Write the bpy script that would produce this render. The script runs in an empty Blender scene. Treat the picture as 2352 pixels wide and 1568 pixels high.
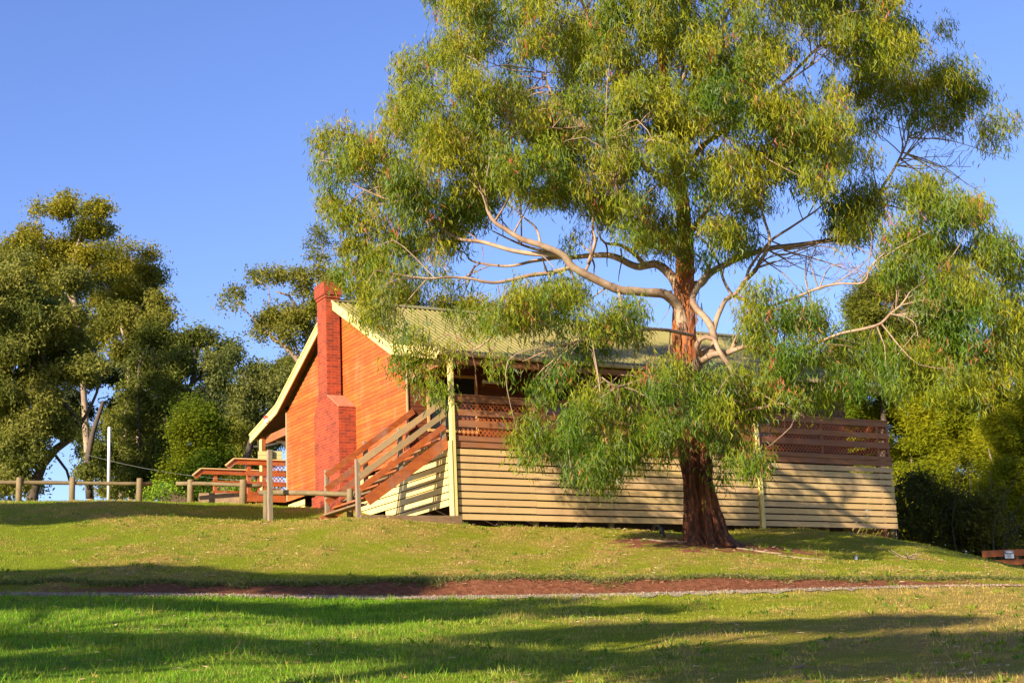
import bpy, math, random
import numpy as np
from mathutils import Vector, Matrix
random.seed(7); rng=np.random.default_rng(11)
PI=math.pi
S=bpy.context.scene; COL=S.collection
# ------------------------------------------------------------------ camera maths (photo measured in a 2352x1568 grid)
CX,CY=1176.,784.
VL=np.array([-970.,1731.]);VR=np.array([8000.,1340.])
F=math.sqrt(-np.dot(VL-[CX,CY],VR-[CX,CY]))
def _d(p):
    v=np.array([p[0]-CX,-(p[1]-CY),-F]);return v/np.linalg.norm(v)
_Y=_d(VL);_X=_d(VR);_Z=np.cross(_X,_Y);_Z/=np.linalg.norm(_Z);_Y=np.cross(_Z,_X)
ROT=np.array([_X,_Y,_Z])
def ray(px,py):
    px=np.asarray(px,float);py=np.asarray(py,float)
    v=np.stack([(px-CX)/F,-(py-CY)/F,-np.ones_like(px)],-1)
    return v@ROT.T
def P(px,py,r):
    q=ray(px,py);h=np.hypot(q[...,0],q[...,1])
    return q/h[...,None]*np.asarray(r,float)[...,None] if q.ndim>1 else q/h*r
def V(px,py,r): return tuple(P(px,py,r))
# ------------------------------------------------------------------ helpers
def link(o): COL.objects.link(o)
def meshobj(name,verts,faces,mat=None,parent=None,smooth=False,colors=None,mats=None,matidx=None):
    me=bpy.data.meshes.new(name)
    verts=np.asarray(verts,dtype=np.float32)
    if isinstance(faces,np.ndarray):
        n,k=faces.shape
        me.vertices.add(len(verts)); me.vertices.foreach_set('co',verts.ravel())
        me.loops.add(n*k); me.loops.foreach_set('vertex_index',faces.astype(np.int32).ravel())
        me.polygons.add(n)
        me.polygons.foreach_set('loop_start',np.arange(0,n*k,k,dtype=np.int32))
        me.polygons.foreach_set('loop_total',np.full(n,k,dtype=np.int32))
        me.update(calc_edges=True)
    else:
        me.from_pydata([tuple(map(float,v)) for v in verts],[],faces); me.update()
    if colors is not None:
        a=me.color_attributes.new('Col','FLOAT_COLOR','POINT')
        c=np.ones((len(verts),4),np.float32); c[:,:colors.shape[1]]=colors
        a.data.foreach_set('color',c.ravel())
    if smooth: me.polygons.foreach_set('use_smooth',[True]*len(me.polygons))
    if mats:
        for m in mats: me.materials.append(m)
        me.polygons.foreach_set('material_index',np.asarray(matidx,dtype=np.int32))
    elif mat: me.materials.append(mat)
    o=bpy.data.objects.new(name,me); link(o)
    if parent is not None: o.parent=parent
    return o
def thing(name,label,cat,loc=(0,0,0),group=None):
    o=bpy.data.objects.new(name,None); link(o); o.location=loc; o.empty_display_size=.2
    o['label']=label;o['category']=cat
    if group:o['group']=group
    return o
def tag(o,label,cat,group=None,kind=None):
    o['label']=label;o['category']=cat
    if group:o['group']=group
    if kind:o['kind']=kind
    return o
class MB:
    """mesh builder, world coordinates, optional per-vertex tint"""
    def __init__(s,base=(0,0,0)): s.v=[];s.f=[];s.c=[];s.b=np.array(base,float)
    def add(s,vs,fs,c=None):
        n=len(s.v)
        for v in vs: s.v.append(tuple(np.asarray(v,float)-s.b))
        for f in fs: s.f.append(tuple(i+n for i in f))
        c=c if c is not None else (.5,.5,.5)
        s.c+= [c]*len(vs)
    def box(s,x0,x1,y0,y1,z0,z1,c=None):
        vs=[(x0,y0,z0),(x1,y0,z0),(x1,y1,z0),(x0,y1,z0),(x0,y0,z1),(x1,y0,z1),(x1,y1,z1),(x0,y1,z1)]
        s.add(vs,[(0,3,2,1),(4,5,6,7),(0,1,5,4),(1,2,6,5),(2,3,7,6),(3,0,4,7)],c)
    def beam(s,a,b,w,h,up=(0,0,1),c=None,cham=0):
        a=Vector(a);b=Vector(b);d=(b-a).normalized();sd=d.cross(Vector(up));sd.normalize();u=sd.cross(d)
        vs=[]
        for p in (a,b):
            for sx,sz in ((-1,-1),(1,-1),(1,1),(-1,1)): vs.append(p+sd*(sx*w/2)+u*(sz*h/2))
        s.add(vs,[(0,1,2,3),(7,6,5,4),(0,4,5,1),(1,5,6,2),(2,6,7,3),(3,7,4,0)],c)
    def prism(s,poly,axis,a0,a1,c=None):
        """poly of 2D points extruded along axis ('x': poly=(y,z))"""
        n=len(poly);vs=[]
        for a in (a0,a1):
            for p,q in poly:
                vs.append((a,p,q) if axis=='x' else (p,a,q) if axis=='y' else (p,q,a))
        fs=[tuple(range(n)),tuple(range(2*n-1,n-1,-1))]
        for i in range(n):
            j=(i+1)%n; fs.append((i,n+i,n+j,j))
        s.add(vs,fs,c)
    def tube(s,pts,rad,n=10,c=None,cap=True,wob=0.):
        pts=[Vector(p) for p in pts];k=len(pts)
        if not hasattr(rad,'__len__'): rad=[rad]*k
        ref=None;base=len(s.v);vs=[]
        for i,p in enumerate(pts):
            t=(pts[min(i+1,k-1)]-pts[max(i-1,0)]).normalized()
            if ref is None:
                ref=t.orthogonal().normalized()
            ref=(ref-t*ref.dot(t)).normalized();bi=t.cross(ref)
            for j in range(n):
                a=2*PI*j/n; rr=rad[i]*(1+wob*math.sin(3*a+i*.7)*.5+wob*random.uniform(-.5,.5))
                vs.append(p+ref*(math.cos(a)*rr)+bi*(math.sin(a)*rr))
        fs=[]
        for i in range(k-1):
            for j in range(n):
                fs.append((i*n+j,i*n+(j+1)%n,(i+1)*n+(j+1)%n,(i+1)*n+j))
        if cap: fs.append(tuple(range(n-1,-1,-1)));fs.append(tuple(range((k-1)*n,k*n)))
        s.add(vs,fs,c)
    def build(s,name,mat,parent=None,smooth=False,bevel=0):
        if parent is None or True:
            o=meshobj(name,np.array(s.v) if s.v else np.zeros((0,3)),s.f,mat,parent,smooth,np.array(s.c,np.float32))
        if bevel:
            m=o.modifiers.new('bev','BEVEL');m.width=bevel;m.segments=2;m.limit_method='ANGLE'
        return o
def catmull(pts,rad,step):
    pts=[np.array(p,float) for p in pts];out=[];ro=[]
    for i in range(len(pts)-1):
        p0=pts[max(i-1,0)];p1=pts[i];p2=pts[i+1];p3=pts[min(i+2,len(pts)-1)]
        n=max(1,int(np.linalg.norm(p2-p1)/step))
        for j in range(n):
            t=j/n
            out.append(.5*((2*p1)+(-p0+p2)*t+(2*p0-5*p1+4*p2-p3)*t*t+(-p0+3*p1-3*p2+p3)*t**3)); ro.append(rad[i]*(1-t)+rad[i+1]*t)
    out.append(pts[-1]);ro.append(rad[-1]);return out,ro
class Noise3:
    def __init__(s,wl,seed,n=14):
        r=np.random.default_rng(seed); k=r.normal(size=(n,3));k/=np.linalg.norm(k,axis=1)[:,None]
        s.k=k*(2*PI/(wl*r.uniform(.7,1.4,n)))[:,None];s.p=r.uniform(0,2*PI,n);s.n=n
    def __call__(s,p): return np.cos(p@s.k.T+s.p).sum(-1)/math.sqrt(s.n/2)
# ------------------------------------------------------------------ materials
def newmat(name):
    m=bpy.data.materials.new(name);m.use_nodes=True;nt=m.node_tree
    return m,nt,nt.nodes['Principled BSDF']
def N(nt,t,**k):
    n=nt.nodes.new(t)
    for a,b in k.items(): setattr(n,a,b)
    return n
def ramp(nt,fac,stops):
    r=N(nt,'ShaderNodeValToRGB');e=r.color_ramp.elements
    while len(e)<len(stops): e.new(.5)
    for i,(p,c) in enumerate(stops): e[i].position=p;e[i].color=(*c,1)
    nt.links.new(fac,r.inputs[0]);return r.outputs[0]
def noise(nt,scale,det=4,vec=None,rough=.55,sc=None,coord='Object'):
    n=N(nt,'ShaderNodeTexNoise');n.inputs['Scale'].default_value=scale;n.inputs['Detail'].default_value=det;n.inputs['Roughness'].default_value=rough
    if vec is None:
        tc=N(nt,'ShaderNodeTexCoord');vec=tc.outputs[coord]
    if sc:
        mp=N(nt,'ShaderNodeMapping');mp.inputs['Scale'].default_value=sc;nt.links.new(vec,mp.inputs[0]);vec=mp.outputs[0]
    nt.links.new(vec,n.inputs['Vector']);return n
def mix(nt,f,a,b,mode='MIX'):
    m=N(nt,'ShaderNodeMix');m.data_type='RGBA';m.blend_type=mode
    for i,v in ((0,f),(6,a),(7,b)):
        if isinstance(v,(int,float)): m.inputs[i].default_value=v
        elif isinstance(v,tuple): m.inputs[i].default_value=(*v,1)
        else: nt.links.new(v,m.inputs[i])
    return m.outputs[2]
def bump(nt,b,h,st=.3,dist=.02):
    n=N(nt,'ShaderNodeBump');n.inputs['Strength'].default_value=st;n.inputs['Distance'].default_value=dist
    nt.links.new(h,n.inputs['Height']);nt.links.new(n.outputs[0],b.inputs['Normal'])
def tinted(name,c1,c2,rough=.7,nscale=3,sc=None,var=.6,bst=.2,bs=20,stain=None,stf=.0):
    """colour between c1 and c2 by noise, brightness multiplied by the per-board tint"""
    m,nt,b=newmat(name)
    n=noise(nt,nscale,5,sc=sc); col=ramp(nt,n.outputs[0],[(.3,c1),(.7,c2)])
    at=N(nt,'ShaderNodeAttribute',attribute_name='Col')
    if stain:
        n3=noise(nt,1.6,6,rough=.7,sc=(1,1.2,.4)); fc=ramp(nt,n3.outputs[0],[(.5,(0,0,0)),(.72,(stf,)*3)])
        col=mix(nt,fc,col,stain)
    mul=N(nt,'ShaderNodeMix');mul.data_type='RGBA';mul.blend_type='MULTIPLY';mul.inputs[0].default_value=var
    sc2=N(nt,'ShaderNodeVectorMath',operation='SCALE');sc2.inputs['Scale'].default_value=2.;nt.links.new(at.outputs['Color'],sc2.inputs[0])
    nt.links.new(col,mul.inputs[6]);nt.links.new(sc2.outputs[0],mul.inputs[7]);nt.links.new(mul.outputs[2],b.inputs['Base Color'])
    b.inputs['Roughness'].default_value=rough
    n2=noise(nt,bs,4,sc=sc);bump(nt,b,n2.outputs[0],bst,.01)
    return m
M={}
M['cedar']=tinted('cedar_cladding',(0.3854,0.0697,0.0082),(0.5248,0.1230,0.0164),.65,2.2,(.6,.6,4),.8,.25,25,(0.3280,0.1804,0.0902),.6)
M['cedar_front_shaded']=tinted('cedar_front_shaded',(.11,.026,.008),(.19,.05,.012),.65,2.2,(.6,.6,4),.7,.25,25)  # same cedar, darkened to carry the shade under the verandah roof
M['rail']=tinted('red_oiled_timber',(0.2706,0.0574,0.0115),(0.4264,0.1066,0.0205),.55,3,(1,1,3),.6,.3,30,(0.2870,0.2296,0.1804),.6)
M['railgrey']=tinted('weathered_rail',(.34,.25,.14),(.46,.28,.12),.7,3,(1,1,2),.6,.3,30)
M['railbrown']=tinted('brown_deck_board',(.24,.085,.032),(.36,.14,.05),.65,3,(.5,1,3),.6,.3,30,(.2,.16,.14),.5)
M['cream']=tinted('cream_paint',(.72,.56,.20),(.80,.64,.26),.5,1.5,None,.5,.08,40)
M['buff']=tinted('buff_paint',(.57,.375,.165),(.65,.45,.21),.55,1.2,(.4,1,2),.7,.12,35,(.40,.26,.12),.55)
M['grey_wood']=tinted('grey_weathered_timber',(0.1722,0.1271,0.0820),(0.2788,0.2132,0.1353),.8,5,(3,3,.6),.6,.5,30,(0.1312,0.0984,0.0656),.6)
M['log']=tinted('treated_log',(0.1394,0.0984,0.0410),(0.2214,0.1599,0.0738),.8,4,(1,1,1),.6,.5,25,(0.1148,0.0984,0.0492),.7)
M['sleeper']=tinted('sleeper_timber',(0.1640,0.0984,0.0492),(0.2542,0.1558,0.0738),.85,4,(1,1,3),.6,.5,25,(0.0820,0.0574,0.0410),.6)
M['signboard']=tinted('olive_sign_paint',(0.3444,0.2952,0.1066),(0.3936,0.3362,0.1312),.6,3,None,.5,.1,30)
M['bark']=None
def brick_mat(name,vecmode):
    m,nt,b=newmat(name)
    tc=N(nt,'ShaderNodeTexCoord');sep=N(nt,'ShaderNodeSeparateXYZ');nt.links.new(tc.outputs['Object'],sep.inputs[0])
    ge=N(nt,'ShaderNodeNewGeometry');sn=N(nt,'ShaderNodeSeparateXYZ');nt.links.new(ge.outputs['Normal'],sn.inputs[0])
    ab=N(nt,'ShaderNodeMath',operation='ABSOLUTE');nt.links.new(sn.outputs[0],ab.inputs[0])
    gt=N(nt,'ShaderNodeMath',operation='GREATER_THAN');nt.links.new(ab.outputs[0],gt.inputs[0]);gt.inputs[1].default_value=.7
    mx=N(nt,'ShaderNodeMix');nt.links.new(gt.outputs[0],mx.inputs[0]);nt.links.new(sep.outputs[0],mx.inputs[2]);nt.links.new(sep.outputs[1],mx.inputs[3])
    cb=N(nt,'ShaderNodeCombineXYZ');nt.links.new(mx.outputs[0],cb.inputs[0]);nt.links.new(sep.outputs[2],cb.inputs[1])
    br=N(nt,'ShaderNodeTexBrick');nt.links.new(cb.outputs[0],br.inputs['Vector'])
    br.inputs['Scale'].default_value=1;br.inputs['Brick Width'].default_value=.24;br.inputs['Row Height'].default_value=.086
    br.inputs['Mortar Size'].default_value=.006;br.inputs['Mortar Smooth'].default_value=.3;br.inputs['Bias'].default_value=-.1
    br.inputs['Color1'].default_value=(.38,.050,.012,1);br.inputs['Color2'].default_value=(.20,.028,.010,1);br.inputs['Mortar'].default_value=(.36,.12,.05,1)
    n=noise(nt,2.4,6,rough=.7);f=ramp(nt,n.outputs[0],[(.3,(.62,.64,.68)),(.7,(1.2,1.15,1.1))])
    c=mix(nt,1.,br.outputs[0],f,'MULTIPLY');nt.links.new(c,b.inputs['Base Color']);b.inputs['Roughness'].default_value=.85
    inv=N(nt,'ShaderNodeMath',operation='SUBTRACT');inv.inputs[0].default_value=1;nt.links.new(br.outputs['Fac'],inv.inputs[1])
    bump(nt,b,inv.outputs[0],.6,.008);return m
M['brick']=brick_mat('red_brick',0)
def plain(name,c,rough=.5,metal=0,nv=.15,ns=4):
    m,nt,b=newmat(name);n=noise(nt,ns,4)
    lo=tuple(max(0,x*(1-nv)) for x in c);hi=tuple(min(1,x*(1+nv)) for x in c)
    nt.links.new(ramp(nt,n.outputs[0],[(.3,lo),(.7,hi)]),b.inputs['Base Color'])
    b.inputs['Roughness'].default_value=rough;b.inputs['Metallic'].default_value=metal;return m
M['roof']=plain('olive_cream_roof_steel',(.235,.205,.058),.45,0,.12,1.2)
M['gutter']=plain('gutter_paint',(.50,.36,.19),.45)
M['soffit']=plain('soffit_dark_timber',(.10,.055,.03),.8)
M['glass']=None
m,nt,b=newmat('window_glass');b.inputs['Base Color'].default_value=(.02,.025,.03,1);b.inputs['Roughness'].default_value=.04;b.inputs['Specular IOR Level'].default_value=.9
n=noise(nt,1.5,2);bump(nt,b,n.outputs[0],.05,.05);M['glass']=m
M['winframe']=plain('timber_window_frame',(.58,.34,.13),.5)
M['white']=plain('white_paint',(.78,.79,.80),.4,0,.04)
M['lamp']=plain('lamp_plastic',(.75,.55,.5),.4)
M['galv']=plain('pale_steel',(.62,.66,.70),.4,.1,.08)
M['dark']=plain('dark_void',(.02,.016,.012),.9)
M['wire']=plain('wire',(.16,.16,.15),.5)
M['shed']=plain('green_roof',(.02,.16,.09),.5)
M['orange']=tinted('orange_fence_board',(.33,.075,.012),(.42,.11,.018),.6,3,None,.6,.2,30)
M['blacktxt']=plain('sign_lettering',(.03,.04,.09),.6)
M['birdblack']=plain('black_plumage',(.012,.013,.016),.45)
M['birdwhite']=plain('white_plumage',(.45,.46,.48),.7)
M['beak']=plain('beak',(.25,.25,.24),.4)
M['deadwood']=tinted('dead_branch',(.22,.15,.10),(.36,.26,.18),.85,6,None,.5,.3,40)
# limb bark: cream and grey patches
def limb_mat():
    m,nt,b=newmat('smooth_gum_limb')
    n=noise(nt,1.6,5,rough=.6);n2=noise(nt,5,4)
    c=ramp(nt,n.outputs[0],[(.25,(.13,.07,.04)),(.42,(.25,.155,.095)),(.6,(.38,.27,.175)),(.8,(.30,.17,.09))])
    c2=mix(nt,ramp(nt,n2.outputs[0],[(.52,(0,0,0)),(.66,(.6,.6,.6))]),c,(.15,.095,.065))
    nt.links.new(c2,b.inputs['Base Color']);b.inputs['Roughness'].default_value=.75
    bump(nt,b,n2.outputs[0],.35,.02);return m
M['limb']=limb_mat()
def trunk_mat(z0):
    m,nt,b=newmat('peeling_trunk_bark')
    tc=N(nt,'ShaderNodeTexCoord');sep=N(nt,'ShaderNodeSeparateXYZ');nt.links.new(tc.outputs['Object'],sep.inputs[0])
    nf=noise(nt,11,7,sc=(1,1,.16),rough=.78);dark=ramp(nt,nf.outputs[0],[(.34,(.016,.007,.004)),(.47,(.075,.024,.011)),(.58,(.26,.075,.026)),(.7,(.44,.20,.10))])
    ns=noise(nt,2.6,5,sc=(1,1,.3));smooth=ramp(nt,ns.outputs[0],[(.3,(.11,.045,.024)),(.45,(.38,.095,.018)),(.58,(.46,.16,.04)),(.75,(.34,.21,.12))])
    nm=noise(nt,3,4,sc=(1,1,.4));ad=N(nt,'ShaderNodeMath',operation='MULTIPLY_ADD');nt.links.new(nm.outputs[0],ad.inputs[0]);ad.inputs[1].default_value=2.4;nt.links.new(sep.outputs[2],ad.inputs[2])
    mr=N(nt,'ShaderNodeMapRange');nt.links.new(ad.outputs[0],mr.inputs[0]);mr.inputs[1].default_value=z0+3.5;mr.inputs[2].default_value=z0+4.1
    c=mix(nt,mr.outputs[0],dark,smooth);nt.links.new(c,b.inputs['Base Color']);b.inputs['Roughness'].default_value=.85
    bump(nt,b,nf.outputs[0],1.,.10);return m
def leaf_mat(name,trans=.32,rough=.55,spec=.22,ts=(1.5,1.6,.5)):
    m,nt,b=newmat(name);at=N(nt,'ShaderNodeAttribute',attribute_name='Col')
    nt.links.new(at.outputs['Color'],b.inputs['Base Color']);b.inputs['Roughness'].default_value=rough;b.inputs['Specular IOR Level'].default_value=spec
    tr=N(nt,'ShaderNodeBsdfTranslucent');tc=mix(nt,1.,at.outputs['Color'],ts,'MULTIPLY');nt.links.new(tc,tr.inputs[0])
    mx=N(nt,'ShaderNodeMixShader');mx.inputs[0].default_value=trans;nt.links.new(b.outputs[0],mx.inputs[1]);nt.links.new(tr.outputs[0],mx.inputs[2])
    nt.links.new(mx.outputs[0],nt.nodes['Material Output'].inputs[0]);return m
M['leaf']=leaf_mat('gum_leaves');M['bgleaf']=leaf_mat('distant_leaves',.3,.75,.08)
M['grass']=leaf_mat('grass_blades',.35,.6,.25,(1.3,1.5,.4));M['litter']=leaf_mat('fallen_leaves',.1,.7,.3)
# ------------------------------------------------------------------ terrain
PATH=[(-700,1372,29),(0,1371,29),(600,1372,29),(900,1376,29),(1176,1375,29),(1400,1370,29.2),(1700,1362,29.6),(2000,1353,30.3),(2352,1347,31.5),(2900,1340,33)]
_pp=np.array([P(*map(float,p)) for p in PATH]);_paz=np.arctan2(_pp[:,0],_pp[:,1]);_pr=np.array([p[2] for p in PATH],float)
def rpath(az): return np.interp(az,_paz,_pr)
AZ0=math.atan2(*(ray(1176.,1568.)[:2]))
BH=[(-700,.06),(0,.07),(600,.12),(900,.2),(1176,.23),(1600,.19),(2000,.1),(2352,.07),(2900,.05)]
_baz=np.array([math.atan2(*ray(float(p),1340.)[:2]) for p,_ in BH]);_bh=np.array([h for _,h in BH])
GW=.7  # gravel width
def stepz(az,r):
    s=r-(rpath(az)+GW); t=np.clip(s/.75,0,1); return np.interp(az,_baz,_bh)*(t*t*(3-2*t))
CT=[(0,1568,17),(1176,1568,17),(2352,1568,17),(-700,1590,17),(3000,1555,17)]
CT+=PATH[1:9]
CT+=[(0,1240,38),(0,1170,45),(0,1151,49),(300,1151,49.5),(560,1156,49),(300,1200,41),(640,1168,47),(600,1200,41.5),(0,1300,33.5),
 (1176,1290,34.4),(1176,1250,38),(700,1300,33.8),(700,1250,37),(1700,1300,35),(1625,1250,39.5),(1625,1225,42.5),(2100,1300,38.5),(2062,1240,44.5),
 (2200,1266,46),(2352,1313,45),(2352,1330,38),(1900,1240,43.5),(1900,1270,40),(-700,1230,38),(-700,1150,50)]
cp=[P(float(a),float(b),float(c)) for a,b,c in CT]
cp=[np.array([p[0],p[1],p[2]-float(stepz(np.array(math.atan2(p[0],p[1])),np.array(math.hypot(p[0],p[1]))))]) for p in cp]
def _ns(q):
    q=np.array(q,float);return np.array([q[0],q[1],q[2]-float(stepz(np.array(math.atan2(q[0],q[1])),np.array(math.hypot(q[0],q[1]))))])
cp+=[_ns(q) if q[1]>30 else np.array(q,float) for q in [(16.5,36.9,4.76),(19.2,36.8,4.72),(21.5,36.8,4.66),(23.9,36.8,4.68),(28.8,36.8,4.68),(31.3,36.8,4.62),(33.8,36.8,4.42),(16.5,39.3,5.08),(19,39,5.0),(20.5,38.5,4.8),(25,38.5,4.7),(30,38.5,4.6),(18.4,41,5.3),
 (18.4,43.0,5.80),(18.8,47,6.3),(17.5,50,6.75),(24,44,5.5),(33,44,4.9),(30,50,5.9),(22,50,6.6),(0,0,-1.65),(-12,-22,-4.5),(12,-22,-4.5)]]
def polar(px,r,z):
    q=ray(float(px),1200.);h=math.hypot(q[0],q[1]);return np.array([q[0]/h*r,q[1]/h*r,z])
cp+=[polar(-700,60,7.0),polar(0,60,7.2),polar(300,60,7.2),polar(700,62,7.0),polar(1300,65,6.0),polar(0,75,6.0),polar(600,80,6),polar(2352,52,3.1),polar(2352,60,2.8),polar(2700,50,2.6),polar(1900,60,3.8),
 polar(-600,110,0),polar(600,120,-1),polar(1200,120,-1),polar(2400,120,-2),polar(3000,60,2.0)]
cp=np.array(cp)
def _U(d2): return d2*np.log(d2+1e-9)*.5
def _fit(c):
    n=len(c);K=_U(((c[:,None,:2]-c[None,:,:2])**2).sum(-1))+np.eye(n)*.08
    Q=np.c_[np.ones(n),c[:,:2]];A=np.zeros((n+3,n+3));A[:n,:n]=K;A[:n,n:]=Q;A[n:,:n]=Q.T
    return np.linalg.solve(A,np.r_[c[:,2],0,0,0])
_w=_fit(cp)
_gn=Noise3(6.,3);_gn2=Noise3(1.4,4);_gn3=Noise3(.45,5)
def ground(x,y,det=True):
    x=np.asarray(x,float);y=np.asarray(y,float);sh=x.shape;x=x.ravel();y=y.ravel()
    d2=(x[:,None]-cp[None,:,0])**2+(y[:,None]-cp[None,:,1])**2
    z=_U(d2)@_w[:-3]+_w[-3]+_w[-2]*x+_w[-1]*y
    r=np.hypot(x,y);far=np.clip((r-95)/150,0,1);z=z*(1-far)+(-3-r*.01)*far
    bk=np.clip((-y-15)/30,0,1);z=z*(1-bk)+(-4)*bk
    az=np.arctan2(x,y);s=stepz(az,r)
    p=np.c_[x,y,x*0]; z=z+s
    if det: z=z+(.035*_gn(p)+.012*_gn2(p))*np.clip((np.abs(r-rpath(az)-.4)-.2)/2,0.15,1)
    return z.reshape(sh)
def G(x,y): return float(ground(np.array([x]),np.array([y]))[0])
# polar-graded sheet (fine where the lawn is near)
rr=np.concatenate([np.linspace(.3,14,18),np.linspace(14.4,28.4,60),np.linspace(28.5,33.5,110),np.linspace(33.7,56,110),np.linspace(57,100,30),np.geomspace(105,900,16)])
aa=np.concatenate([np.linspace(AZ0-PI,AZ0-.5,30,endpoint=False),np.linspace(AZ0-.5,AZ0+.5,420,endpoint=False),np.linspace(AZ0+.5,AZ0+PI,30,endpoint=False)])
RR,AA=np.meshgrid(rr,aa,indexing='ij');GX=RR*np.sin(AA);GY=RR*np.cos(AA);GZ=ground(GX,GY)
GZ=GZ+np.where((RR>30)&(RR<56),0,0)
nr,na=GX.shape;idx=np.arange(nr*na).reshape(nr,na)
q=np.stack([idx[:-1,:],idx[1:,:],np.roll(idx,-1,1)[1:,:],np.roll(idx,-1,1)[:-1,:]],-1).reshape(-1,4)[:,::-1]
srel=(RR-rpath(((AA+PI)%(2*PI))-PI)-GW)
pg=np.c_[GX.ravel(),GY.ravel(),GZ.ravel()*0]
def lawn_attr(x,y):
    """r: bare soil, g: dryness, b: lushness"""
    az=np.arctan2(x,y);r=np.hypot(x,y);s=r-rpath(az)-GW;p=np.c_[x.ravel(),y.ravel(),x.ravel()*0]
    n1=_gn2(p).reshape(x.shape);n2=_gn3(p).reshape(x.shape);n0=_gn(p).reshape(x.shape)
    u=(az-AZ0)/.31   # -1 left .. 1 right
    bhv=np.interp(az,_baz,_bh)
    soil=np.clip(1-np.abs(s-.30)/(.62+.14*n1+.08*n2),0,1)**.6*np.clip(bhv*9-.4,0,1)
    soil=np.clip(soil*1.6,0,1)
    # worn soil below the tree
    t=P(1640.,1252.,39.2);dt=np.hypot((x-t[0])/1.5,(y-t[1])/1.0);soil=np.maximum(soil,np.clip(1.75-dt+.3*n1+.3*n2,0,1))
    up=s>0
    dry=np.where(up,.24+.35*np.exp(-((u+.05)/.5)**2-((s-5.5)/5)**2)+.22*n0*.5+.24*n1+.12*n2,
                 .08+.66*np.clip(u+.15,0,1)+(.18*n0+.22*n1)*np.clip(.35+.8*(u+.5),.25,1)+.12*n2)
    lush=np.where(up,.25*np.clip(-u,0,1)+.25*np.clip(s-12,0,6)/6,np.clip(.6-u*1.3,0,1)+.12*n1)
    return soil,np.clip(dry,0,1),np.clip(lush,0,1)
so,dr,lu=lawn_attr(GX,GY)
M_ground,nt,b=newmat('lawn_and_soil')
at=N(nt,'ShaderNodeAttribute',attribute_name='Col');sp=N(nt,'ShaderNodeSeparateColor');nt.links.new(at.outputs['Color'],sp.inputs[0])
n1=noise(nt,9,6,rough=.7);n2=noise(nt,45,5,rough=.8);n4=noise(nt,1.2,4)
gl=ramp(nt,n2.outputs[0],[(.3,(.075,.11,.002)),(.52,(.25,.27,.004)),(.72,(.38,.37,.014))])
gd=ramp(nt,n2.outputs[0],[(.3,(.16,.105,.022)),(.52,(.42,.285,.06)),(.72,(.60,.44,.15))])
ll=ramp(nt,n2.outputs[0],[(.3,(.05,.12,.002)),(.56,(.14,.29,.005)),(.75,(.24,.39,.012))])
sl=ramp(nt,n1.outputs[0],[(.3,(.12,.042,.018)),(.55,(.25,.090,.042)),(.75,(.36,.17,.09))])
g1=mix(nt,sp.outputs[2],gl,ll)
dm=N(nt,'ShaderNodeMath',operation='ADD');dm.inputs[1].default_value=-.5;nt.links.new(n1.outputs[0],dm.inputs[0])
da=N(nt,'ShaderNodeMath',operation='MULTIPLY_ADD');nt.links.new(dm.outputs[0],da.inputs[0]);da.inputs[1].default_value=1.6;nt.links.new(sp.outputs[1],da.inputs[2]);da.use_clamp=True
g2=mix(nt,da.outputs[0],g1,gd)
sa=N(nt,'ShaderNodeMath',operation='MULTIPLY_ADD');nt.links.new(dm.outputs[0],sa.inputs[0]);sa.inputs[1].default_value=1.4;nt.links.new(sp.outputs[0],sa.inputs[2])
sr=N(nt,'ShaderNodeMapRange');nt.links.new(sa.outputs[0],sr.inputs[0]);sr.inputs[1].default_value=.38;sr.inputs[2].default_value=.58
g3=mix(nt,sr.outputs[0],g2,sl);nt.links.new(g3,b.inputs['Base Color']);b.inputs['Roughness'].default_value=.95;b.inputs['Specular IOR Level'].default_value=.15
n5=noise(nt,16,4,rough=.7);ha=N(nt,'ShaderNodeMath',operation='MULTIPLY_ADD');nt.links.new(n5.outputs[0],ha.inputs[0]);ha.inputs[1].default_value=1.6;nt.links.new(n2.outputs[0],ha.inputs[2])
bump(nt,b,ha.outputs[0],.9,.06)
lawn=meshobj('ground',np.c_[GX.ravel(),GY.ravel(),GZ.ravel()],q,M_ground,None,True,np.c_[so.ravel(),dr.ravel(),lu.ravel()].astype(np.float32));lawn['kind']='structure'
# gravel path strip
az=np.linspace(AZ0-.55,AZ0+.55,400);ks=np.linspace(-.05,1.,8)
PA,PK=np.meshgrid(az,ks,indexing='ij');wv=.22*_gn3(np.c_[PA.ravel()*60,PK.ravel()*0,PA.ravel()*0]).reshape(PA.shape)
PR=rpath(PA)+GW*(PK+(1-PK)*np.clip((AZ0-.02-PA)*4,0,.62))+wv*(1-PK);px=PR*np.sin(PA);py=PR*np.cos(PA);pz=ground(px,py)+.012
ii=np.arange(px.size).reshape(px.shape);pq=np.stack([ii[:-1,:-1],ii[1:,:-1],ii[1:,1:],ii[:-1,1:]],-1).reshape(-1,4)
m,nt,b=newmat('pale_gravel');n=noise(nt,60,5,rough=.9);vo=N(nt,'ShaderNodeTexVoronoi');vo.inputs['Scale'].default_value=38
tc=N(nt,'ShaderNodeTexCoord');nt.links.new(tc.outputs['Object'],vo.inputs['Vector'])
c=ramp(nt,n.outputs[0],[(.3,(.17,.12,.07)),(.55,(.32,.24,.16)),(.75,(.46,.38,.27))]);c=mix(nt,.35,c,vo.outputs['Color'],'SOFT_LIGHT')
nt.links.new(c,b.inputs['Base Color']);b.inputs['Roughness'].default_value=.9;bump(nt,b,vo.outputs['Distance'],.8,.03);M['gravel']=m
pt=meshobj('path',np.c_[px.ravel(),py.ravel(),pz.ravel()],pq,m,None,True);pt['kind']='structure'
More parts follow.
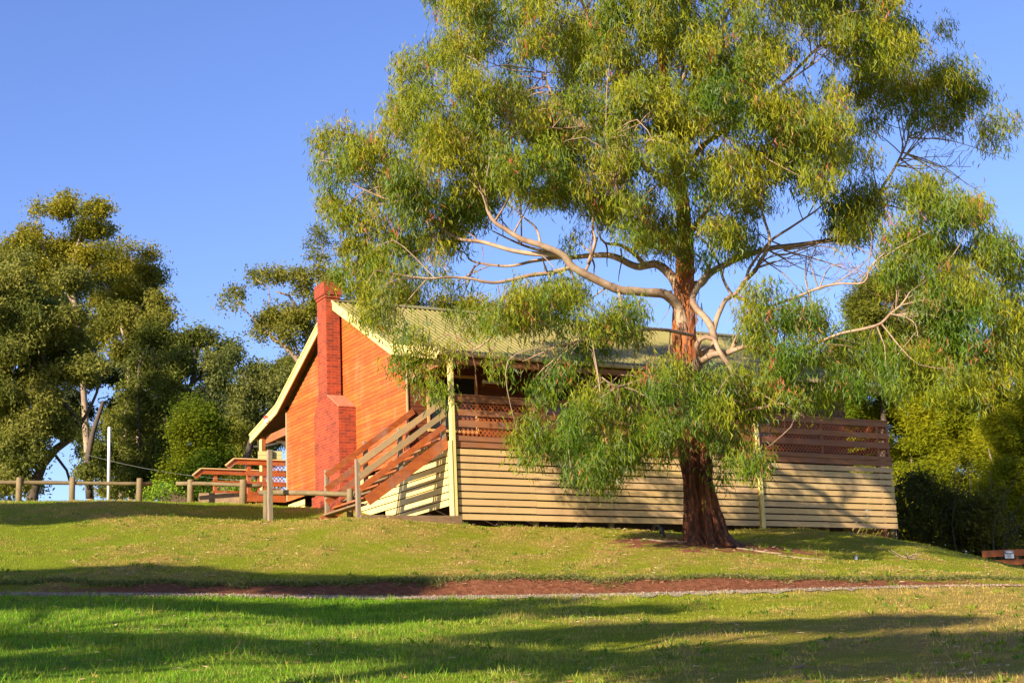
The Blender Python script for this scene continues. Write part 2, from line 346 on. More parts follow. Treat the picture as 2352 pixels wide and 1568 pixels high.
# loose stones
def stones(n,seed):
    r=np.random.default_rng(seed);a=AZ0+r.uniform(-.36,.36,n);R=rpath(a)+GW*r.beta(1.2,1.6,n)*1.0+.02;s=r.uniform(.008,.024,n)
    x=R*np.sin(a);y=R*np.cos(a);z=ground(x,y)+.015
    oc=np.array([(1,0,0),(-1,0,0),(0,1,0),(0,-1,0),(0,0,1),(0,0,-1)],float)
    of=np.array([(0,2,4),(2,1,4),(1,3,4),(3,0,4),(2,0,5),(1,2,5),(3,1,5),(0,3,5)])
    v=oc[None]*s[:,None,None]*r.uniform(.6,1.3,(n,6,1))+np.stack([x,y,z],-1)[:,None]
    f=(of[None]+6*np.arange(n)[:,None,None]).reshape(-1,3)
    return v.reshape(-1,3),f
v,f=stones(3500,2);o=meshobj('gravel',v,f,M['gravel']);o['kind']='stuff';tag(o,'loose pale gravel lying along the path edge','gravel')
# ------------------------------------------------------------------ leaf / blade scatter
def leaves(anch,per,spread,L,W,down,cols,seed,sick=.25,flatz=None):
    """diamond leaves, sickle bent; anch (n,3), cols (n,3) per anchor"""
    r=np.random.default_rng(seed);n=len(anch)*per
    p=np.repeat(anch,per,0)+r.normal(size=(n,3))*np.array(spread)
    c=np.repeat(cols,per,0)*r.uniform(.8,1.2,(n,1))
    d=r.normal(size=(n,3))*.55;d[:,2]=d[:,2]*.6-down;d/=np.linalg.norm(d,axis=1)[:,None]
    o=r.normal(size=(n,3));sd=np.cross(d,o);sd/=np.linalg.norm(sd,axis=1)[:,None]+1e-9
    l=r.uniform(L[0],L[1],n)[:,None];w=r.uniform(W[0],W[1],n)[:,None]*.5
    bd=sd*l*r.uniform(-sick,sick,(n,1))
    mid=p+d*l*.45
    v=np.stack([p-bd*.5,mid+sd*w+bd*.6,p+d*l-bd*.6,mid-sd*w+bd*.6],1).reshape(-1,3)
    f=np.arange(4*n).reshape(n,4)
    return v,f,np.repeat(c,4,0)
def inpoly(px,py,poly):
    poly=np.array(poly,float);inside=np.zeros(len(px),bool);j=len(poly)-1
    for i in range(len(poly)):
        xi,yi=poly[i];xj,yj=poly[j]
        c=((yi>py)!=(yj>py))&(px<(xj-xi)*(py-yi)/(yj-yi+1e-12)+xi);inside^=c;j=i
    return inside
# ------------------------------------------------------------------ BIG GUM TREE
TR=39.5
TB=P(1625.,1250.,TR);tz=G(TB[0],TB[1])
M['trunk']=trunk_mat(tz)
big=thing('gum_tree','huge spreading gum tree with drooping leaves growing on the lawn before the house','tree',(0,0,0))
def pl(lst):  # px,py,offset,rad
    return [P(float(a),float(b),TR+c) for a,b,c,_ in lst],[d for *_,d in lst]
trunk_pts=[(1630,1262,0,.62),(1627,1249,0,.54),(1622,1225,0,.46),(1614,1170,0,.40),(1606,1110,0,.365),(1600,1040,0,.345),(1590,960,0,.325),(1581,880,0,.31),(1574,800,0,.29),(1572,720,.05,.275),(1572,660,.1,.255),(1573,600,.1,.235),(1572,540,.1,.20),(1566,450,.1,.18),(1550,340,.1,.155),(1530,210,.1,.13),(1512,60,.1,.10),(1500,-120,.1,.07),(1490,-300,.1,.03)]
a,b_=pl(trunk_pts);a,b_=catmull(a,b_,.06)
# trunk with ridged surface
vs=[];n=64;nz=Noise3(.35,21);nzb=Noise3(.9,22)
A=np.array(a);Rd=np.array(b_)
for i in range(len(A)):
    th=np.arange(n)*2*PI/n;hgt=A[i,2]-tz
    low=np.clip(1-(hgt-1.9)/1.6,0,1)
    flare=np.exp(-max(hgt,0)/.26)*.42*np.maximum(0,np.cos(5*th+.6))
    cc=np.c_[np.cos(th)*1.2,np.sin(th)*1.2,np.full(n,hgt*.16)];cc2=np.c_[np.cos(th)*.7,np.sin(th)*.7,np.full(n,hgt*.6)]
    r_=Rd[i]*(1+flare+.06*nzb(cc2)+(.10*low+.02)*nz(cc*.8)+.055*low*nz(cc*2.3))
    vs.append(np.c_[A[i,0]+np.cos(th)*r_,A[i,1]+np.sin(th)*r_,np.full(n,A[i,2])])
vs=np.concatenate(vs);k=len(A);ii=np.arange(k*n).reshape(k,n)
tf=np.stack([ii[:-1],np.roll(ii,-1,1)[:-1],np.roll(ii,-1,1)[1:],ii[1:]],-1).reshape(-1,4)
meshobj('trunk',vs,tf,M['trunk'],big,True)
LIMBS=[
 [(1572,760,-.1,.22),(1562,712,-.25,.17),(1546,688,-.4,.155),(1520,676,-.7,.145),(1497,671,-.9,.14),(1460,668,-1.1,.135),(1422,664,-1.3,.13),(1373,640,-1.5,.12),(1320,611,-1.7,.115),(1298,586,-1.8,.105),(1242,565,-2,.095),(1196,547,-2.1,.085),(1160,524,-2.1,.07),(1136,508,-2.1,.065),(1122,480,-2.1,.05),(1112,430,-2.1,.03)],
 [(1298,586,-1.8,.08),(1240,583,-1.7,.075),(1178,578,-1.5,.065),(1107,561,-1.4,.06),(1047,547,-1.3,.05),(990,512,-1.3,.045),(930,473,-1.3,.04),(877,451,-1.2,.03),(810,423,-1.2,.015)],
 [(1316,612,-1.7,.07),(1270,622,-1.9,.065),(1214,634,-2,.06),(1143,650,-2.2,.05),(1079,643,-2.2,.042),(1020,640,-2.3,.035),(980,636,-2.4,.03),(902,628,-2.4,.015)],
 [(1290,590,-1.8,.06),(1221,602,-1.2,.052),(1157,611,-.9,.045),(1090,605,-.7,.035),(1058,579,-.5,.022),(1010,560,-.5,.012)],
 [(1573,690,0,.20),(1556,655,.1,.17),(1543,632,.2,.15),(1507,609,.4,.13),(1461,611,.7,.115),(1408,592,1.,.10),(1355,592,1.3,.085),(1300,590,1.4,.07),(1249,583,1.5,.055),(1190,560,1.6,.04),(1130,530,1.6,.02)],
 [(1480,612,.5,.09),(1461,588,.5,.075),(1426,566,.4,.06),(1391,556,.4,.04),(1370,530,.3,.02)],
 [(1570,655,.2,.17),(1600,650,.4,.13),(1630,628,.7,.115),(1685,600,1.1,.10),(1729,578,1.4,.09),(1773,567,1.6,.085),(1846,562,1.9,.078),(1905,553,2.1,.066),(1949,548,2.3,.06),(2000,490,2.4,.055),(2027,438,2.4,.05),(2050,400,2.4,.045),(2066,364,2.4,.04),(2080,325,2.3,.03),(2086,290,2.3,.02)],
 [(1592,862,-.3,.16),(1604,830,-.45,.15),(1618,812,-.6,.14),(1641,798,-.6,.12),(1641,780,-.6,.11),(1638,755,-.6,.11),(1620,733,-.6,.105),(1600,711,-.6,.10),(1590,692,-.6,.10),(1589,674,-.55,.095),(1606,655,-.5,.09),(1625,634,-.3,.07),(1632,606,-.2,.05)],
 [(1612,816,-.6,.09),(1604,798,-.9,.085),(1608,781,-1,.08),(1622,773,-1.1,.08),(1636,781,-1.1,.08),(1650,806,-1.2,.075),(1672,836,-1.3,.07),(1685,869,-1.35,.065),(1687,918,-1.4,.055),(1689,948,-1.4,.045),(1676,965,-1.4,.02)],
 [(1610,830,-.5,.12),(1641,817,-.7,.10),(1670,812,-.9,.09),(1683,792,-1.,.075),(1697,766,-1.,.05)],
 [(1665,813,-.9,.08),(1714,797,-1.2,.065),(1758,799,-1.5,.055),(1800,805,-1.8,.045),(1860,790,-2,.04),(1929,768,-2.2,.04),(1983,757,-2.3,.045),(2020,739,-2.4,.045),(2046,721,-2.4,.04),(2075,695,-2.5,.03),(2090,670,-2.5,.02)],
 [(2046,721,-2.4,.025),(2080,725,-2.5,.022),(2100,740,-2.5,.018),(2108,772,-2.6,.01)],
 [(1638,760,-.6,.09),(1647,717,-.3,.08),(1670,690,0,.07),(1691,676,.1,.07),(1717,641,.2,.07),(1735,618,.2,.065),(1752,597,.2,.06),(1764,573,.2,.055),(1766,545,.2,.05),(1764,509,.2,.042),(1750,468,.1,.035),(1742,420,0,.03),(1722,330,0,.015)],
 [(1716,706,.1,.06),(1700,690,.1,.06),(1685,673,.1,.055),(1667,646,.1,.05),(1647,611,.1,.045),(1626,573,.1,.035),(1612,550,.1,.03),(1585,535,.1,.015)],
 [(1700,664,.2,.06),(1712,640,.3,.05),(1720,600,.3,.045),(1767,558,.4,.045),(1817,526,.4,.04),(1861,491,.4,.032),(1890,471,.4,.02)],
 [(1764,573,.2,.04),(1800,586,.1,.03),(1881,560,0,.02),(1930,545,0,.01)],
 [(1780,700,-1.8,.05),(1830,680,-1.9,.042),(1881,666,-2,.04),(1929,655,-2,.035),(1983,640,-2.,.03),(2002,618,-2,.025),(2035,578,-2,.015)],
 [(1566,450,.1,.12),(1520,410,-.2,.105),(1450,350,-.6,.09),(1400,318,-.9,.08),(1344,290,-1.2,.072),(1298,250,-1.3,.06),(1265,211,-1.4,.045),(1245,165,-1.4,.025)],
 [(1344,290,-1.2,.055),(1325,262,-1,.055),(1310,220,-.8,.05),(1291,178,-.8,.045),(1278,132,-.8,.03)],
 [(1344,290,-1.2,.04),(1290,297,-1.6,.035),(1240,290,-1.8,.03),(1179,285,-1.9,.025),(1140,262,-1.9,.015)],
 [(1540,270,.1,.10),(1490,220,-.3,.085),(1450,180,-.5,.07),(1407,132,-.7,.06),(1364,72,-.9,.05),(1337,7,-1,.04),(1310,-100,-1,.02)],
 [(1440,170,-.5,.05),(1420,120,-.3,.045),(1400,60,-.2,.035),(1380,0,-.2,.02)],
 [(1560,400,.1,.10),(1620,330,.6,.085),(1700,270,1,.07),(1790,200,1.3,.055),(1870,120,1.4,.045),(1920,70,1.4,.03)],
 [(1790,200,1.3,.035),(1880,140,.8,.03),(1900,110,.7,.02)],
 [(1535,240,.1,.08),(1600,120,0,.06),(1680,20,0,.045),(1760,-100,0,.02)],
 [(1572,600,.1,.12),(1500,520,-1.4,.09),(1420,430,-2.4,.07),(1400,340,-2.8,.05),(1388,300,-3,.02)],
 [(1572,560,.1,.10),(1630,480,-.6,.06),(1690,410,-1.4,.04),(1760,330,-1.9,.02)],
 [(1590,850,-.3,.12),(1540,850,-1.4,.09),(1480,870,-2.4,.06),(1420,880,-3,.04),(1380,865,-3.2,.02)],
 [(1420,664,-1.3,.05),(1424,700,-1.6,.045),(1426,740,-1.8,.04),(1420,800,-2.2,.03)],
 [(1600,920,-.3,.1),(1640,930,-1.2,.07),(1740,940,-2,.05),(1800,930,-2.2,.04),(1850,960,-2.3,.02)],
 [(1200,690,-1.8,.0),(1180,720,-1.8,.03),(1120,790,-1.7,.03),(1082,803,-1.6,.028),(1040,801,-1.6,.018),(1010,795,-1.6,.01)],
 [(1590,770,-.3,.06),(1500,760,-2.2,.05),(1400,770,-3,.04),(1300,790,-3.,.03),(1200,830,-2.8,.015)],
 [(1350,605,-1.5,.05),(1366,560,-1.5,.045),(1358,525,-1.5,.03),(1362,500,-1.5,.015)],
 [(1345,622,-1.5,.05),(1360,590,-1.3,.042),(1372,545,-1.2,.03)],
 [(1242,565,-2,.05),(1230,520,-2,.035),(1190,490,-2,.025),(1175,470,-2,.015)],
]
limb_samples=[]
for L in LIMBS:
    pts,rd=pl(L)
    for q_ in pts[1:-1]: q_+=rng.normal(size=3)*.035
    pts,rd=catmull(pts,rd,.12)
    rd=[x_*(.80 if x_>.05 else .75) for x_ in rd];mb=MB();mb.tube(pts,rd,10 if rd[0]>.06 else 7,wob=.1);mb.build('limb',M['limb'],big,True)
    limb_samples+= [np.r_[p,r] for p,r in zip(pts,rd) if r<.13]
LS=np.array(limb_samples)
# foliage masses: polygon, depth offset centre, half thickness, density
MASS=[
 ([(985,-60),(985,60),(975,122),(942,112),(900,150),(893,200),(905,240),(880,275),(815,285),(800,318),(742,318),(765,350),(745,400),(742,450),(765,490),(800,528),(870,560),(940,580),(1010,560),(1060,520),(1130,470),(1200,450),(1290,445),(1370,470),(1400,530),(1450,565),(1530,575),(1555,560),(1600,555),(1650,590),(1715,560),(1720,480),(1790,470),(1850,440),(1905,500),(1965,545),(2015,520),(2012,430),(1990,350),(1935,280),(1900,240),(1870,180),(1858,120),(1880,60),(1930,100),(1965,180),(2010,160),(2095,90),(2060,10),(2090,-120),(1980,-330),(1700,-430),(1350,-400),(1120,-260)],0,None,1.),
 ([(1885,240),(1890,205),(1960,160),(2020,110),(2080,70),(2120,75),(2150,50),(2205,55),(2228,130),(2225,170),(2235,230),(2180,280),(2120,290),(2050,290),(1990,300),(1930,275)],1.9,1.6,1.),
 ([(2185,225),(2215,195),(2265,190),(2322,225),(2325,270),(2285,340),(2240,330),(2215,290),(2180,260)],1.9,.7,1.3),
 ([(2010,300),(2060,310),(2140,300),(2150,340),(2100,365),(2050,360),(2000,350)],2.2,.6,.35),
 ([(2040,480),(2060,420),(2130,405),(2165,440),(2200,470),(2275,485),(2290,545),(2330,580),(2365,650),(2390,720),(2365,800),(2320,850),(2250,870),(2180,860),(2120,800),(2170,740),(2110,690),(2100,640),(2040,600),(2035,540)],-.5,2.2,1.1),
 ([(2100,780),(2200,800),(2270,870),(2290,940),(2230,950),(2180,900),(2100,900),(2040,930),(2000,900),(2030,840)],-1.8,1.1,.75),
 ([(1730,640),(1790,660),(1850,625),(1895,655),(1900,700),(1960,740),(2010,780),(2080,800),(2060,870),(1990,880),(1960,930),(1900,925),(1870,965),(1800,950),(1740,990),(1690,960),(1700,870),(1745,830),(1720,790),(1715,750),(1690,740),(1720,700)],-1.6,1.5,.8),
 ([(1180,700),(1230,680),(1290,650),(1400,660),(1450,690),(1484,730),(1484,800),(1450,822),(1380,815),(1300,812),(1230,815),(1160,800),(1130,770),(1125,730)],-2.4,1.3,.8),
 ([(1135,815),(1200,815),(1300,815),(1310,850),(1290,900),(1300,960),(1290,1060),(1240,1065),(1180,1035),(1165,950),(1185,900),(1150,870)],-2.8,.8,.8),
 ([(1310,950),(1350,900),(1400,880),(1440,850),(1500,842),(1545,830),(1600,870),(1640,865),(1690,855),(1705,930),(1690,985),(1740,1050),(1738,1095),(1700,1095),(1665,1040),(1640,1000),(1600,985),(1560,1000),(1540,1060),(1500,1060),(1470,1090),(1420,1085),(1400,1115),(1350,1112),(1320,1060),(1280,1070),(1270,1000)],-2.9,1.5,1.0),
 ([(780,570),(830,560),(900,555),(960,560),(985,600),(970,650),(905,670),(900,720),(880,750),(850,735),(825,700),(790,680),(775,630)],-1.4,1.1,1.45),
 ([(912,735),(950,715),(985,730),(990,780),(1035,810),(1035,860),(1000,920),(975,930),(955,870),(915,850),(908,790)],-1.9,.5,1.3),
 ([(1030,730),(1080,718),(1118,722),(1115,770),(1070,790),(1040,785)],-1.8,.4,1.2),
 ([(990,570),(1060,560),(1080,620),(1100,650),(1110,690),(1060,690),(1010,670),(985,630)],-1.3,.9,.8),
 ([(1180,640),(1260,620),(1330,640),(1390,670),(1380,700),(1250,700),(1170,690)],-1.2,.8,.55),
 ([(1200,470),(1370,480),(1390,560),(1340,590),(1260,540)],-1.,.9,.22),
 ([(1540,545),(1600,540),(1690,560),(1720,600),(1690,640),(1640,640),(1600,600),(1545,600)],-.8,.6,.7),
 ([(1610,1080),(1655,1085),(1660,1130),(1640,1165),(1615,1150)],-.8,.25,1.),
 ([(1700,480),(1800,460),(1880,480),(1900,540),(1850,600),(1780,600),(1740,560)],.3,1.,.22),
 ([(2030,590),(2140,600),(2210,690),(2180,780),(2100,800),(2050,730),(2010,660)],-2.3,.7,.75),
 ([(2050,580),(2150,600),(2200,680),(2150,740),(2080,720),(2090,660)],-1.2,1.,.5),
 ([(1240,1000),(1320,1040),(1420,1060),(1500,1060),(1450,1110),(1400,1135),(1330,1120),(1280,1080)],-2.9,.5,.45),
]
HOLES=[[(1440,60),(1470,70),(1460,110),(1435,100)],[(1180,220),(1205,225),(1200,262),(1182,258)],[(1590,300),(1620,310),(1610,345),(1588,335)],[(1500,440),(1530,435),(1535,470),(1505,475)],[(1230,395),(1262,400),(1255,430),(1232,428)],[(1010,300),(1030,305),(1022,330),(1008,326)],[(1206,196),(1262,194),(1270,235),(1210,238)],[(1117,262),(1160,256),(1182,285),(1135,296)],[(940,380),(966,384),(963,412),(942,408)],[(1464,322),(1490,330),(1486,364),(1468,360)],
 [(1850,150),(1892,150),(1888,235),(1856,235)],[(1390,150),(1420,150),(1420,190),(1392,185)],[(1230,170),(1262,165),(1265,200),(1238,205)],[(1050,440),(1075,436),(1080,460),(1055,462)],[(1750,420),(1785,415),(1790,440),(1760,446)],[(1320,4),(1345,2),(1350,30),(1328,35)]]
_cl=Noise3(1.5,31);_cl2=Noise3(.7,32);_tint=Noise3(2.2,33)
def mass_anchors(poly,off,half,dens,seed):
    """umbrella-shaped leaf clumps spread through the mass, plus a thin scatter between them"""
    r=np.random.default_rng(seed);a=np.array(poly,float);x0,y0=a.min(0);x1,y1=a.max(0)
    area=(x1-x0)*(y1-y0)/95**2
    def place(n,jit):
        px=r.uniform(x0,x1,n);py=r.uniform(y0,y1,n)
        ok=inpoly(px+r.normal(size=n)*jit,py+r.normal(size=n)*jit,poly);px,py=px[ok],py[ok];n=len(px)
        if half is None:
            rho=((px-1500)/820)**2+((py-130)/560)**2;T=3.8*np.sqrt(np.clip(1-rho,0.03,1))+.2
            u=r.uniform(-1,1,n);u=np.sign(u)*np.abs(u)**.7;o=off+u*T-.2
        else: o=off+r.uniform(-1,1,n)*half
        return P(px,py,TR+o)
    big=half is None or half>1.2
    nc=int(area*(5.4 if half is None else 3.9 if big else 3.3)*dens/.8)
    c=place(nc,7.);n=len(c);rad=r.uniform(.34,.66,n)*(1. if big else .72)
    per=(40*rad**2/.25).astype(int);c=np.repeat(c,per,0);rad=np.repeat(rad,per);n=len(c)
    u=r.normal(size=(n,3));u/=np.linalg.norm(u,axis=1)[:,None];u[:,2]=np.where(u[:,2]<0,u[:,2]*.45,u[:,2])
    p=c+u*(r.uniform(.15,1,(n,1))**.45)*rad[:,None]*np.array([1,1,.72])
    q=place(int(area*11*dens),10.);q=q[_cl2(q)>-.1]
    p=np.concatenate([p,q])
    # keep the real sky gaps open
    v=p@ROT;X=CX+v[:,0]/-v[:,2]*F;Y=CY-v[:,1]/-v[:,2]*F;ok=np.ones(len(p),bool)
    for h in HOLES: ok&=~(inpoly(X,Y,h)&(r.uniform(size=len(p))<.9))
    return p[ok]
AN=[];
for i,(poly,off,half,dens) in enumerate(MASS): AN.append(mass_anchors(poly,off,half,dens,100+i))
AN=np.concatenate(AN)
AN=AN[~((AN[:,0]>18.0)&(AN[:,0]<34.5)&(AN[:,1]>36.4)&(AN[:,2]<12.6))]
t1=_tint(AN);t2=_cl2(AN)
def lerp(a,b,t): return np.array(a)[None]*(1-t[:,None])+np.array(b)[None]*t[:,None]
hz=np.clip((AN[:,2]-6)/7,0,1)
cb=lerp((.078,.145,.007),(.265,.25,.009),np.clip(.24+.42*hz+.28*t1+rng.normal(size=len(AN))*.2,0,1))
red=rng.uniform(size=len(AN))<.012;cb[red]=(.42,.11,.06)
brn=rng.uniform(size=len(AN))<.03;cb[brn]=(.30,.17,.05)
gg=rng.uniform(size=len(AN))<.14;cb[gg]=(.14,.19,.07)
print('big anchors',len(AN))
print('big leaves',len(AN)*20)
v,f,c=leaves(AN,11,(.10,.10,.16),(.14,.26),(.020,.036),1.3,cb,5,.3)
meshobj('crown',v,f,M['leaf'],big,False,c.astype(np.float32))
# twigs joining leaf sprays to the nearest limb
mb=MB();sel=rng.permutation(len(AN))[:900]
for i in sel:
    p=AN[i];d=np.linalg.norm(LS[:,:3]-p,axis=1);j=np.argsort(d)[rng.integers(0,14)]
    if d[j]>2.6 or d[j]<.25: continue
    q_=LS[j,:3];m_=(p+q_)/2+rng.normal(size=3)*.12*d[j]+np.array([0,0,.10*d[j]])
    pts,rd=catmull([q_,m_,p],[min(.03,LS[j,3]*.6),.014,.005],.3);mb.tube(pts,rd,4,cap=False)
mb.build('twigs',M['limb'],big,True)['kind']='stuff'
# bare twigs on the right of the crown
mb=MB()
for s0,e0 in [((2066,364),(2230,395)),((2060,380),(2215,350)),((2084,316),(2290,290)),((2075,350),(2200,420)),((2070,370),(2180,330)),((1881,666),(1990,600)),((1752,597),(1890,600)),((1764,573),(1900,590)),((1800,575),(1960,610)),((1729,620),(1900,575)),((1470,690),(1380,730)),((1079,643),(1040,700))]:
    o0=2.3 if s0[0]>2000 else -.3
    a0=P(*map(float,s0),TR+o0);e1=P(*map(float,e0),TR+o0+.3)
    for kk in range(3):
        ee=e1+rng.normal(size=3)*.45;mm=(a0+ee)/2+rng.normal(size=3)*.2
        pts,rd=catmull([a0,mm,ee],[.02,.012,.004],.2);mb.tube(pts,rd,4,cap=False)
        for _ in range(3):
            k0=rng.integers(len(pts)//2,len(pts));b0=np.array(pts[k0]);pts2,rd2=catmull([b0,b0+rng.normal(size=3)*.2,b0+rng.normal(size=3)*.4],[.008,.006,.003],.2);mb.tube(pts2,rd2,4,cap=False)
mb.build('bare_twigs',M['limb'],big,True)['kind']='stuff'
# hanging bark ribbons
mb=MB();rb=np.random.default_rng(8)
for _ in range(120):
    if rb.uniform()<.6: sx,sy=rb.uniform(1538,1612),rb.uniform(600,900);o0=-.32
    else:
        L=LIMBS[rb.integers(0,len(LIMBS))];k0=rb.integers(1,len(L));sx,sy,o0=L[k0][0],L[k0][1]+4,L[k0][2]
        if sx>1950 : continue
    p=P(sx,sy,TR+o0);ln=rb.uniform(.25,.95);w=rb.uniform(.008,.03);dx=rb.normal()*.12;a_=rb.uniform(0,PI)
    side=np.array([math.cos(a_),math.sin(a_),0])*w;vs_=[]
    for t_ in np.linspace(0,1,6):
        c_=p+np.array([dx*t_,rb.normal()*.01,-ln*t_])+np.array([math.sin(t_*5)*.03,0,0]);vs_+=[c_-side*(1-t_*.7),c_+side*(1-t_*.7)]
    mb.add(vs_,[(2*i,2*i+1,2*i+3,2*i+2) for i in range(5)])
mb.build('bark_strips',plain('peeled_bark',(.16,.075,.045),.85,0,.4,8),big)['kind']='stuff'
# ------------------------------------------------------------------ BACKGROUND TREES
barkbg=plain('far_bark',(.27,.19,.13),.85,0,.4,1.5)
darkbark=plain('dark_bark',(.07,.05,.035),.9,0,.4,1.5)
def crownmesh(parent,clumps,r,col1,col2,leafL,leafW,lai,seed,down=.5,depth=1.,name='crown',spread=.12,mat=None,thr=-.5,sub=.62):
    rg=np.random.default_rng(seed);ppm=F/r;an=[]
    for (cx_,cy_,rx,ry,*dd) in clumps:
        c0=P(float(cx_),float(cy_),r+(dd[0] if dd else rg.uniform(-1,1)*1.2*depth));a_=rx/ppm;b2=ry/ppm
        la=(leafL[0]+leafL[1])/2*(leafW[0]+leafW[1])/2*.5
        n=int(PI*a_*b2*lai/la/10)+4
        dirx=P(float(cx_)+50,float(cy_),r)-P(float(cx_),float(cy_),r);dirx/=np.linalg.norm(dirx);diry=np.cross([0,0,1],dirx)
        sr=sub*(r/70)**.5;m=max(3,int(1.5*a_*b2*max(a_,b2)**.5/sr**2)+2)
        w=rg.normal(size=(m,3));w/=np.linalg.norm(w,axis=1)[:,None];w*=rg.uniform(.25,1.,(m,1))**.6
        k_=rg.integers(0,m,n);rr0=rg.uniform(.65,1.25,m)[k_]*sr
        u=rg.normal(size=(n,3));u/=np.linalg.norm(u,axis=1)[:,None];u[:,2]=np.where(u[:,2]<0,u[:,2]*.4,u[:,2]);u*=rg.uniform(.2,1,(n,1))**.45
        sc_=np.array([max(a_-sr*.5,.2),max(a_*.9*depth-sr*.5,.2),max(b2-sr*.4,.15)])
        q_=w[k_]*sc_+u*rr0[:,None]*np.array([1,1,.75])
        an.append(c0+q_[:,:1]*dirx+q_[:,1:2]*diry+q_[:,2:]*np.array([0,0,1]))
    an=np.concatenate(an);nz_=Noise3(.9,seed+1);an=an[nz_(an)>thr]
    tt=Noise3(2.5,seed+2)(an);cb=lerp(col1,col2,np.clip(.5+.3*tt+rg.normal(size=len(an))*.18,0,1))
    v,f,c=leaves(an,10,(spread,)*3,leafL,leafW,down,cb,seed+3,.2)
    return meshobj(name,v,f,mat or M['bgleaf'],parent,False,c.astype(np.float32))
def bgtree(name,label,r,clumps,limbs,col1,col2,seed,leafL=(.12,.21),leafW=(.045,.075),lai=7.5,down=.5,mat=None,group=None,depth=1.,spread=.16,thr=-.8,basepx=None):
    ppm=F/r
    t=thing(name,label,'tree',(0,0,0),group)
    for k,L in enumerate(limbs):
        pts=[P(float(a),float(b),r+(d_[0] if d_ else 0)) for a,b,_,*d_ in L];rd=[w/ppm/2 for _,_,w,*_ in L]
        if k==0:
            g=G(pts[0][0],pts[0][1]);
            if pts[0][2]>g: pts.insert(0,np.array([pts[0][0],pts[0][1],g-.2]));rd.insert(0,rd[0]*1.15)
        pts,rd=catmull(pts,rd,.5);mb=MB();mb.tube(pts,rd,8,wob=.08);mb.build('trunk' if k==0 else 'branch',mat or barkbg,t,True)
    clumps=[(a,b,c*1.12,d*1.15,*e) for a,b,c,d,*e in clumps]
    crownmesh(t,clumps,r,col1,col2,leafL,leafW,lai,seed,down,depth,spread=spread,thr=thr)
    return t
def polyclumps(poly,n,r0,r1,seed):
    rg=np.random.default_rng(seed);a=np.array(poly,float);out=[]
    while len(out)<n:
        x=rg.uniform(a[:,0].min(),a[:,0].max());y=rg.uniform(a[:,1].min(),a[:,1].max())
        if inpoly(np.array([x]),np.array([y]),poly)[0]: q_=rg.uniform(r0,r1);out.append((x,y,q_,q_*rg.uniform(.55,.85),rg.uniform(-2.5,2.5)))
    return out
def Q(l,sx,ox,sy,oy): return [(ox+a*sx,oy+b*sy,c*sx,d*sy) for a,b,c,d in l]
def QL(l,sx,ox,sy,oy): return [(ox+a*sx,oy+b*sy,w) for a,b,w in l]
c6=(.4946,0,.4946,402);c8=(.293,488,.293,488)
OL1=(.12,.125,.014);OL2=(.30,.25,.022);DK1=(.075,.09,.014);DK2=(.23,.20,.022);GR1=(.09,.11,.022);GR2=(.22,.21,.045)
GL='gum trees standing beyond the crest of the lawn'
bgtree('gum_tree','tall olive gum tree rising highest at the far left, with tufts on its top',72,
 Q([(310,165,90,50),(460,180,65,60),(180,160,50,22),(400,260,110,60),(280,350,120,60),(150,300,80,60),(60,330,90,50),(430,350,100,50),(180,420,100,60),(380,450,90,40),(250,500,100,50),(-60,380,100,70),(480,260,50,50),(300,120,60,25)],*c6),
 [QL([(420,1500,16),(400,1200,15),(380,900,13),(350,620,12),(330,520,11),(340,400,8),(380,260,5)],*c6),QL([(345,600,8),(280,500,6),(230,400,5),(180,300,3)],*c6),QL([(340,560,8),(420,440,6),(460,330,4)],*c6)],OL1,OL2,200,group=GL)
bgtree('gum_tree','darker gum tree with a flat spreading top, right of the tallest gum',76,
 Q([(560,345,50,30),(700,375,55,35),(640,430,100,50),(750,450,35,10),(600,530,110,50),(680,480,80,40),(560,440,60,50),(520,600,80,40),(640,600,90,40),(690,560,60,40)],*c6),
 [QL([(640,1480,13),(650,1100,12),(660,800,11),(630,600,9),(620,480,6),(610,380,4)],*c6),QL([(640,640,6),(700,520,4),(710,400,3)],*c6),QL([(645,700,6),(520,560,5),(480,500,3)],*c6)],DK1,DK2,210,group=GL)
bgtree('gum_tree','yellow green gum tree with rounded clumps in the middle of the left grove',68,
 Q([(490,700,80,70),(600,670,60,55),(740,590,50,45),(770,650,60,30),(560,800,90,60),(700,680,70,50),(470,760,70,50),(640,760,80,60),(520,640,50,40)],*c6),
 [QL([(560,1500,12),(580,1200,11),(600,950,10),(590,800,8),(560,700,5)],*c6),QL([(600,950,6),(700,760,5),(740,640,3)],*c6)],(.11,.12,.02),(.21,.19,.03),220,group=GL)
bgtree('gum_tree','grey green gum tree at far left with a leaning dark trunk above the log fence',60,
 polyclumps([(-60,560),(80,590),(180,640),(205,800),(215,930),(150,1000),(70,1040),(60,1145),(-60,1145)],50,26,46,1307)+Q([(60,530,120,90),(150,620,130,110),(60,760,120,110),(250,720,110,100),(350,790,100,70),(150,900,160,100),(330,930,120,70),(60,1250,90,100),(120,1150,90,70),(30,1060,80,90),(-60,900,100,300),(20,1340,90,50),(230,1060,100,70),(-40,640,100,100),(250,860,100,90)],*c6),
 [QL([(150,1500,26),(170,1420,22),(200,1340,20),(260,1270,18),(330,1220,15),(370,1165,13),(330,1100,10),(250,980,8),(180,800,6)],*c6),QL([(370,1165,9),(420,1080,7),(470,930,5),(440,800,3)],*c6),QL([(330,1225,8),(220,1180,6),(120,1100,4)],*c6),
  QL([(250,1290,7),(310,1370,6),(340,1480,5)],*c6),QL([(185,1380,10),(110,1290,8),(60,1180,6),(20,1000,4)],*c6)],GR1,GR2,230,group=GL,mat=darkbark)
